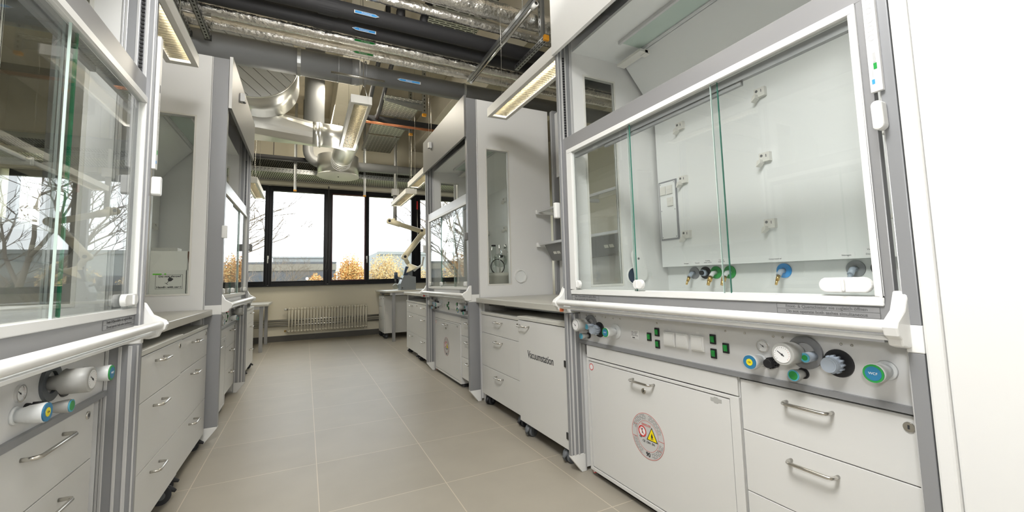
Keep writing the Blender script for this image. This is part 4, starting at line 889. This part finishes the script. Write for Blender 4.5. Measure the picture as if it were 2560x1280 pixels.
MB().cyl(C2+Vector((0, -0.06, 0)), C2+Vector((0, 0.06, 0)), 0.055, n=24).mt(1).cyl(C2+Vector((0, -0.066, 0)), C2+Vector((0, -0.06, 0)), 0.026).mt(0).tube([C2, C2+(D-C2)*0.6], 0.04, 14).build('wrist_joint', ['plastic_cream', 'black_plastic'], ar)
dn = (D-C2).normalized()
MB().lathe(C2+dn*0.11, dn, [(0, 0.032), (0.05, 0.032), (0.06, 0.045), (0.16, 0.135), (0.175, 0.14), (0.17, 0.128)], 32).build('cone_hood', 'plastic_cream', ar)
MB().tube([(0, -0.05, 0.0), (0.06, -0.05, -0.06), (0.17, -0.05, -0.15)], 0.006, 6).build('spring_lever', 'black_plastic', ar)
ho = MB().tube([D+Vector((0.10, 0.1, -0.05))+Vector((1.43, 1.6, 2.3)), (1.86, 1.72, 1.29), (1.97, 1.72, 1.36), (2.0, 1.7, 1.52)], 0.022, 10).build('white_hose', 'plastic_white', None, loc=(1.8, 1.7, 1.27)); tag(ho, 'white bent hose beside the cone hood of the extraction arm', 'hose')

# ------------------------------------------------------------------ rotary evaporator
ev = thing('rotary_evaporator', 'grey rotary evaporator with glass flasks on the desk by the window', 'evaporator', (1.62, 1.55, 0.888))
MB().prism([(-0.12, 0.0), (0.16, 0.0), (0.16, 0.24), (0.06, 0.26), (0.05, 0.27), (-0.06, 0.27), (-0.12, 0.12)], 'y', -0.12, 0.12).mt(1).cyl((-0.09, -0.121, 0.04), (-0.09, -0.125, 0.04), 0.012).mt(0).build('base', ['device_grey', 'black_plastic'], ev, 0.006)
MB().box(-0.01, 0.11, -0.06, 0.06, 0.26, 0.42).mt(1).prism([(-0.10, 0.12), (0.0, 0.14), (0.04, 0.43), (-0.02, 0.44)], 'y', -0.07, -0.02).build('tower', ['device_grey', 'device_dark'], ev, 0.004)
MB().cyl((-0.19, -0.03, 0.21), (-0.19, -0.03, 0.33), 0.032).mt(1).tube([(-0.19, -0.03, 0.26), (-0.12, -0.03, 0.22), (-0.05, -0.03, 0.2)], 0.016).build('drive', ['device_dark', 'caster_grey'], ev)
for c, r, nm in (((-0.20, -0.05, 0.065), 0.055, 'flask'), ((-0.125, -0.03, 0.075), 0.048, 'flask')):
    MB().sphere(c, r, 20).cyl((c[0], c[1], c[2]+r*0.8), (c[0], c[1], c[2]+r+0.08), 0.013, n=14).build(nm, 'clear_glass', ev)
m = MB()
for k in range(5): m.tube([(-0.09+0.035*math.cos(a), -0.09+0.035*math.sin(a), 0.27+k*0.02+a*0.003) for a in [2*PI*i/12 for i in range(13)]], 0.005, 6)
m.cyl((-0.09, -0.09, 0.22), (-0.09, -0.09, 0.42), 0.045, n=18, caps=False).build('condenser', 'clear_glass', ev)

# ------------------------------------------------------------------ things inside the hoods
bxo = thing('cardboard_box', 'white cardboard box printed Handle with care inside the left hood', 'box', (-0.965, -2.50, 0.906))
w, d, hh = 0.118, 0.14, 0.268
MB().box(-w, w, -d, -d+0.004, 0, hh).box(-w, w, d-0.004, d, 0, hh).box(-w, -w+0.004, -d, d, 0, hh).box(w-0.004, w, -d, d, 0, hh).box(-w, w, -d, d, 0, 0.004).build('carton', 'cardboard_white', bxo)
fl_ = MB().add([(-w, -d, hh), (w, -d, hh), (w-0.006, -d+0.03, hh+0.14), (-w+0.006, -d+0.03, hh+0.14), (-w, -d+0.004, hh), (w, -d+0.004, hh), (w-0.006, -d+0.034, hh+0.14), (-w+0.006, -d+0.034, hh+0.14)], [(0, 1, 2, 3), (7, 6, 5, 4), (0, 4, 5, 1), (1, 5, 6, 2), (2, 6, 7, 3), (3, 7, 4, 0)]).build('flap', 'cardboard_white', bxo)
yy = -d-0.0008
pr_ = MB()
for a, b, c, e_ in ((-0.058, 0.096, 0.135, 0.1365), (-0.058, 0.096, 0.235, 0.2365), (-0.058, -0.0565, 0.135, 0.2365), (0.0945, 0.096, 0.135, 0.2365)): pr_.box(a, b, yy, -d, c, e_)
# wine glass pictogram, tilted
c, s = math.cos(-0.6), math.sin(-0.6)
def rp(L): return [(0.016+a*c-b*s, 0.190+a*s+b*c) for a, b in L]
pr_.prism(rp([(-0.014, 0.028), (0.014, 0.028), (0.012, 0.008), (0.003, 0.0), (-0.003, 0.0), (-0.012, 0.008)]), 'y', yy, -d).prism(rp([(-0.0015, 0.0), (0.0015, 0.0), (0.0015, -0.02), (-0.0015, -0.02)]), 'y', yy, -d).prism(rp([(-0.01, -0.02), (0.01, -0.02), (0.01, -0.023), (-0.01, -0.023)]), 'y', yy, -d)
pm = pr_.build('print', 'ink', bxo)
text('Do not throw!', 0.0185, 0.022, 0.224, yy, 'ink', bxo, bold=0.0005, sx=1.15)
text('Handle with care!', 0.0175, 0.019, 0.1475, yy, 'ink', bxo, bold=0.0005, sx=1.12)
MB().box(-0.075, -0.025, yy-0.0005, -d, 0.236, 0.245).box(-0.01, 0.0, yy-0.0005, -d, 0.237, 0.246).build('green_label', 'green_tape', bxo)
MB().sphere((-0.105, yy+0.0006, 0.225), 0.013, 14, (1, 0.05, 1)).build('round_symbol', 'brown', bxo)
bo = MB().lathe((-0.875, -2.28, 0.906), (0, 0, 1), [(0, 0.035), (0.28, 0.035), (0.33, 0.036), (0.42, 0.05), (0.425, 0.05)]).build('brown_bottle', 'brown', None, loc=(-0.875, -2.28, 0.906)); tag(bo, 'brown glass vessel behind the cardboard box in the left hood', 'bottle')
sm = MB().box(-1.15, -0.98, -2.30, -2.18, 0.906, 1.36).box(-1.12, -1.02, -2.31, -2.30, 1.30, 1.34).build('small_carton', 'socket_white', None, 0.003, loc=(-1.06, -2.24, 0.906)); tag(sm, 'tall grey carton standing behind the open box in the left hood', 'box')

ap = thing('reflux_apparatus', 'glass distillation apparatus in a round tub behind the right hood window', 'apparatus', (1.66, -2.60, 0.906))
MB().lathe((0, 0, 0), (0, 0, 1), [(0, 0.080), (0.005, 0.098), (0.165, 0.098), (0.168, 0.104), (0.205, 0.104), (0.207, 0.096), (0.12, 0.09)], 36).build('tub', 'tub_grey', ap)
MB().cyl((-0.055, 0.0, 0.15), (-0.055, 0, 0.47), 0.026, n=18).cyl((0.075, 0.0, 0.15), (0.075, 0, 0.47), 0.02, n=18).sphere((0.01, -0.01, 0.33), 0.07, 24).build('glassware', 'clear_glass', ap)
MB().cyl((-0.022, -0.07, 0.19), (-0.022, -0.07, 0.48), 0.005, n=10).cyl((-0.02, -0.07, 0.41), (0.07, -0.07, 0.41), 0.005, n=10).box(0.0, 0.055, -0.075, -0.045, 0.38, 0.43).cyl((0.075, 0, 0.45), (0.075, 0, 0.49), 0.014).build('stand', 'chrome', ap)
MB().ring((0.01, 0.05, 0.27), (0.01, 0.06, 0.27), 0.078, 0.070, 30).cyl((-0.055, 0, 0.47), (-0.055, 0, 0.485), 0.022).cyl((0.05, 0.04, 0.38), (0.05, 0.06, 0.38), 0.02).build('hoses', 'black_plastic', ap)

# ------------------------------------------------------------------ outside
gr = MB().box(-90, 120, 2.9, 160, -4.6, -4.5).build('lawn', 'lawn', None, loc=(0, 60, -4.5)); tag(gr, 'lawn outside the windows below the trees', 'lawn', kind='stuff')
def building(label, x0, x1, y, d, z1, mats, bands):
    t = thing('building', label, 'building', ((x0+x1)/2, y, -4.5)); a = (x1-x0)/2
    MB().box(-a, a, 0, d, 0, z1+4.5).build('walls', mats, t)
    for (b0, b1, m_) in bands: MB().box(-a-0.05, a+0.05, -0.15, 0, b0+4.5, b1+4.5).build('band', m_, t)
    return t
building('long flat-roofed building across the lawn, dark lower storey and beige band', -22, 2.7, 40, 5, 3.15, 'facade_grey', ((3.0, 3.2, 'facade_grey'), (2.35, 2.98, 'facade_band'), (0.3, 1.9, 'facade_window')))
building('pale set-back roof storey rising behind the long flat building', -3.3, 1.9, 46, 8, 4.0, 'facade_light', ((3.9, 4.05, 'facade_light'),))
building('grey building block behind the straw-coloured trees on the right', 7.4, 30, 44, 10, 4.5, 'facade_light', ((4.2, 4.55, 'facade_light'), (1.2, 2.2, 'facade_grey')))
def tree(label, x, y, h, seed, leaf=None, nleaf=0, spread=0.5, r0=0.12, z0=-4.5, depth=5, lsize=0.12, group=None, first=0.35, crown=None):
    rnd = random.Random(seed); t = thing('tree', label, 'tree', (x, y, z0), 0, group); m = MB(); tips = []
    def grow(p, d, L, r, k):
        n = 3; pts = [p]; q = p; dd = d
        for i in range(n):
            dd = (dd+Vector((rnd.uniform(-1, 1), rnd.uniform(-1, 1), rnd.uniform(-0.5, 0.7)))*0.16).normalized(); q = q+dd*(L/n); pts.append(q)
            if k <= depth-2: tips.append((q, L))
        m.tube(pts, [r, r*0.88, r*0.76, r*0.62], 6 if k > 2 else 4, caps=False)
        if k <= 0: return
        for c_ in range(3 if k > 1 else 4):
            nd = (dd+Vector((rnd.uniform(-1, 1), rnd.uniform(-1, 1), rnd.uniform(-0.55, 0.75)))*spread*1.7).normalized()
            grow(pts[-1] if c_ < 2 else pts[2], nd, L*rnd.uniform(0.6, 0.82), r*0.58, k-1)
    grow(Vector((0, 0, 0)), Vector((rnd.uniform(-0.1, 0.1), rnd.uniform(-0.1, 0.1), 1)), h*first, r0, depth)
    m.build('branches', 'bark', t, fix=False)
    if leaf:
        l = MB()
        for i in range(nleaf):
            if crown:
                rx, rz, zc = crown; u_ = Vector((rnd.gauss(0, 1), rnd.gauss(0, 1), rnd.gauss(0, 1))).normalized()
                an = math.atan2(u_.y, u_.x); lump = 0.82+0.18*math.sin(5*an+seed)*math.cos(4*u_.z+seed*2)
                q_ = rnd.random()**0.45*lump; p = Vector((u_.x*rx*q_, u_.y*rx*q_, zc+u_.z*rz*q_))
            else:
                p, L = rnd.choice(tips); p = p+Vector((rnd.gauss(0, 1), rnd.gauss(0, 1), rnd.gauss(0, 1)))*L*0.35
            a = Vector((rnd.gauss(0, 1), rnd.gauss(0, 1), rnd.gauss(0, 1))).normalized(); b = a.orthogonal().normalized(); s_ = lsize*rnd.uniform(0.6, 1.3)
            l.k = rnd.randrange(len(leaf))
            l.add([p-a*s_, p-b*s_*0.6, p+a*s_, p+b*s_*0.6], [(0, 1, 2, 3)])
        o = l.build('foliage', leaf, t, fix=False); o['kind'] = 'stuff'
    return t
tree('tall bare tree outside the left window pane', -4.3, 11.5, 12.5, 4, depth=6, r0=0.22, spread=0.52)
tree('bare tree with fine low twigs outside the wide window pane', -2.2, 19, 8.2, 12, depth=7, r0=0.11, spread=0.6)
tree('bare tree far right outside the end window', 7.4, 12, 11.0, 21, depth=6, r0=0.2)
og = 'autumn trees outside'
tree('bright orange autumn tree behind the red-framed window', 2.9, 26, 4.6, 31, ['leaf_orange', 'leaf_gold'], 15000, 0.5, 0.09, depth=4, lsize=0.07, group=og, crown=(1.3, 2.3, 5.4), first=0.45)
tree('low orange tree at the lower edge of the wide window pane', 0.55, 25, 3.4, 32, ['leaf_orange', 'leaf_gold'], 2500, 0.4, 0.06, depth=4, lsize=0.07, group=og, crown=(0.62, 1.5, 5.0), first=0.5)
tree('golden tree in the right window beside the orange one', 5.5, 27, 4.8, 33, ['leaf_gold', 'leaf_straw'], 10000, 0.5, 0.09, depth=5, lsize=0.065, group=og, crown=(1.75, 2.4, 5.55), first=0.4)
tree('straw-coloured tree in the right window behind the extraction arm', 8.3, 29, 5.0, 34, ['leaf_straw', 'leaf_gold'], 4500, 0.5, 0.09, depth=5, lsize=0.07, group=og, crown=(1.6, 2.2, 5.1), first=0.4)
tree('pale yellow tree outside, hidden in part by the right hood', 12.0, 29, 5.4, 35, ['leaf_straw', 'leaf_gold'], 4000, 0.5, 0.1, depth=5, lsize=0.08, group=og, crown=(1.8, 2.4, 5.4), first=0.4)
tree('orange tree far left outside, seen through the second left hood', -8.5, 24, 5.6, 36, ['leaf_orange', 'leaf_straw'], 5000, 0.5, 0.1, depth=5, lsize=0.09, group=og, crown=(2.0, 2.5, 5.6), first=0.4)
tree('dull green tree far left outside the windows', -13, 20, 6.5, 37, ['leaf_green', 'leaf_straw'], 6000, 0.5, 0.12, depth=5, lsize=0.1, group=og, crown=(2.4, 3.0, 6.6), first=0.4)
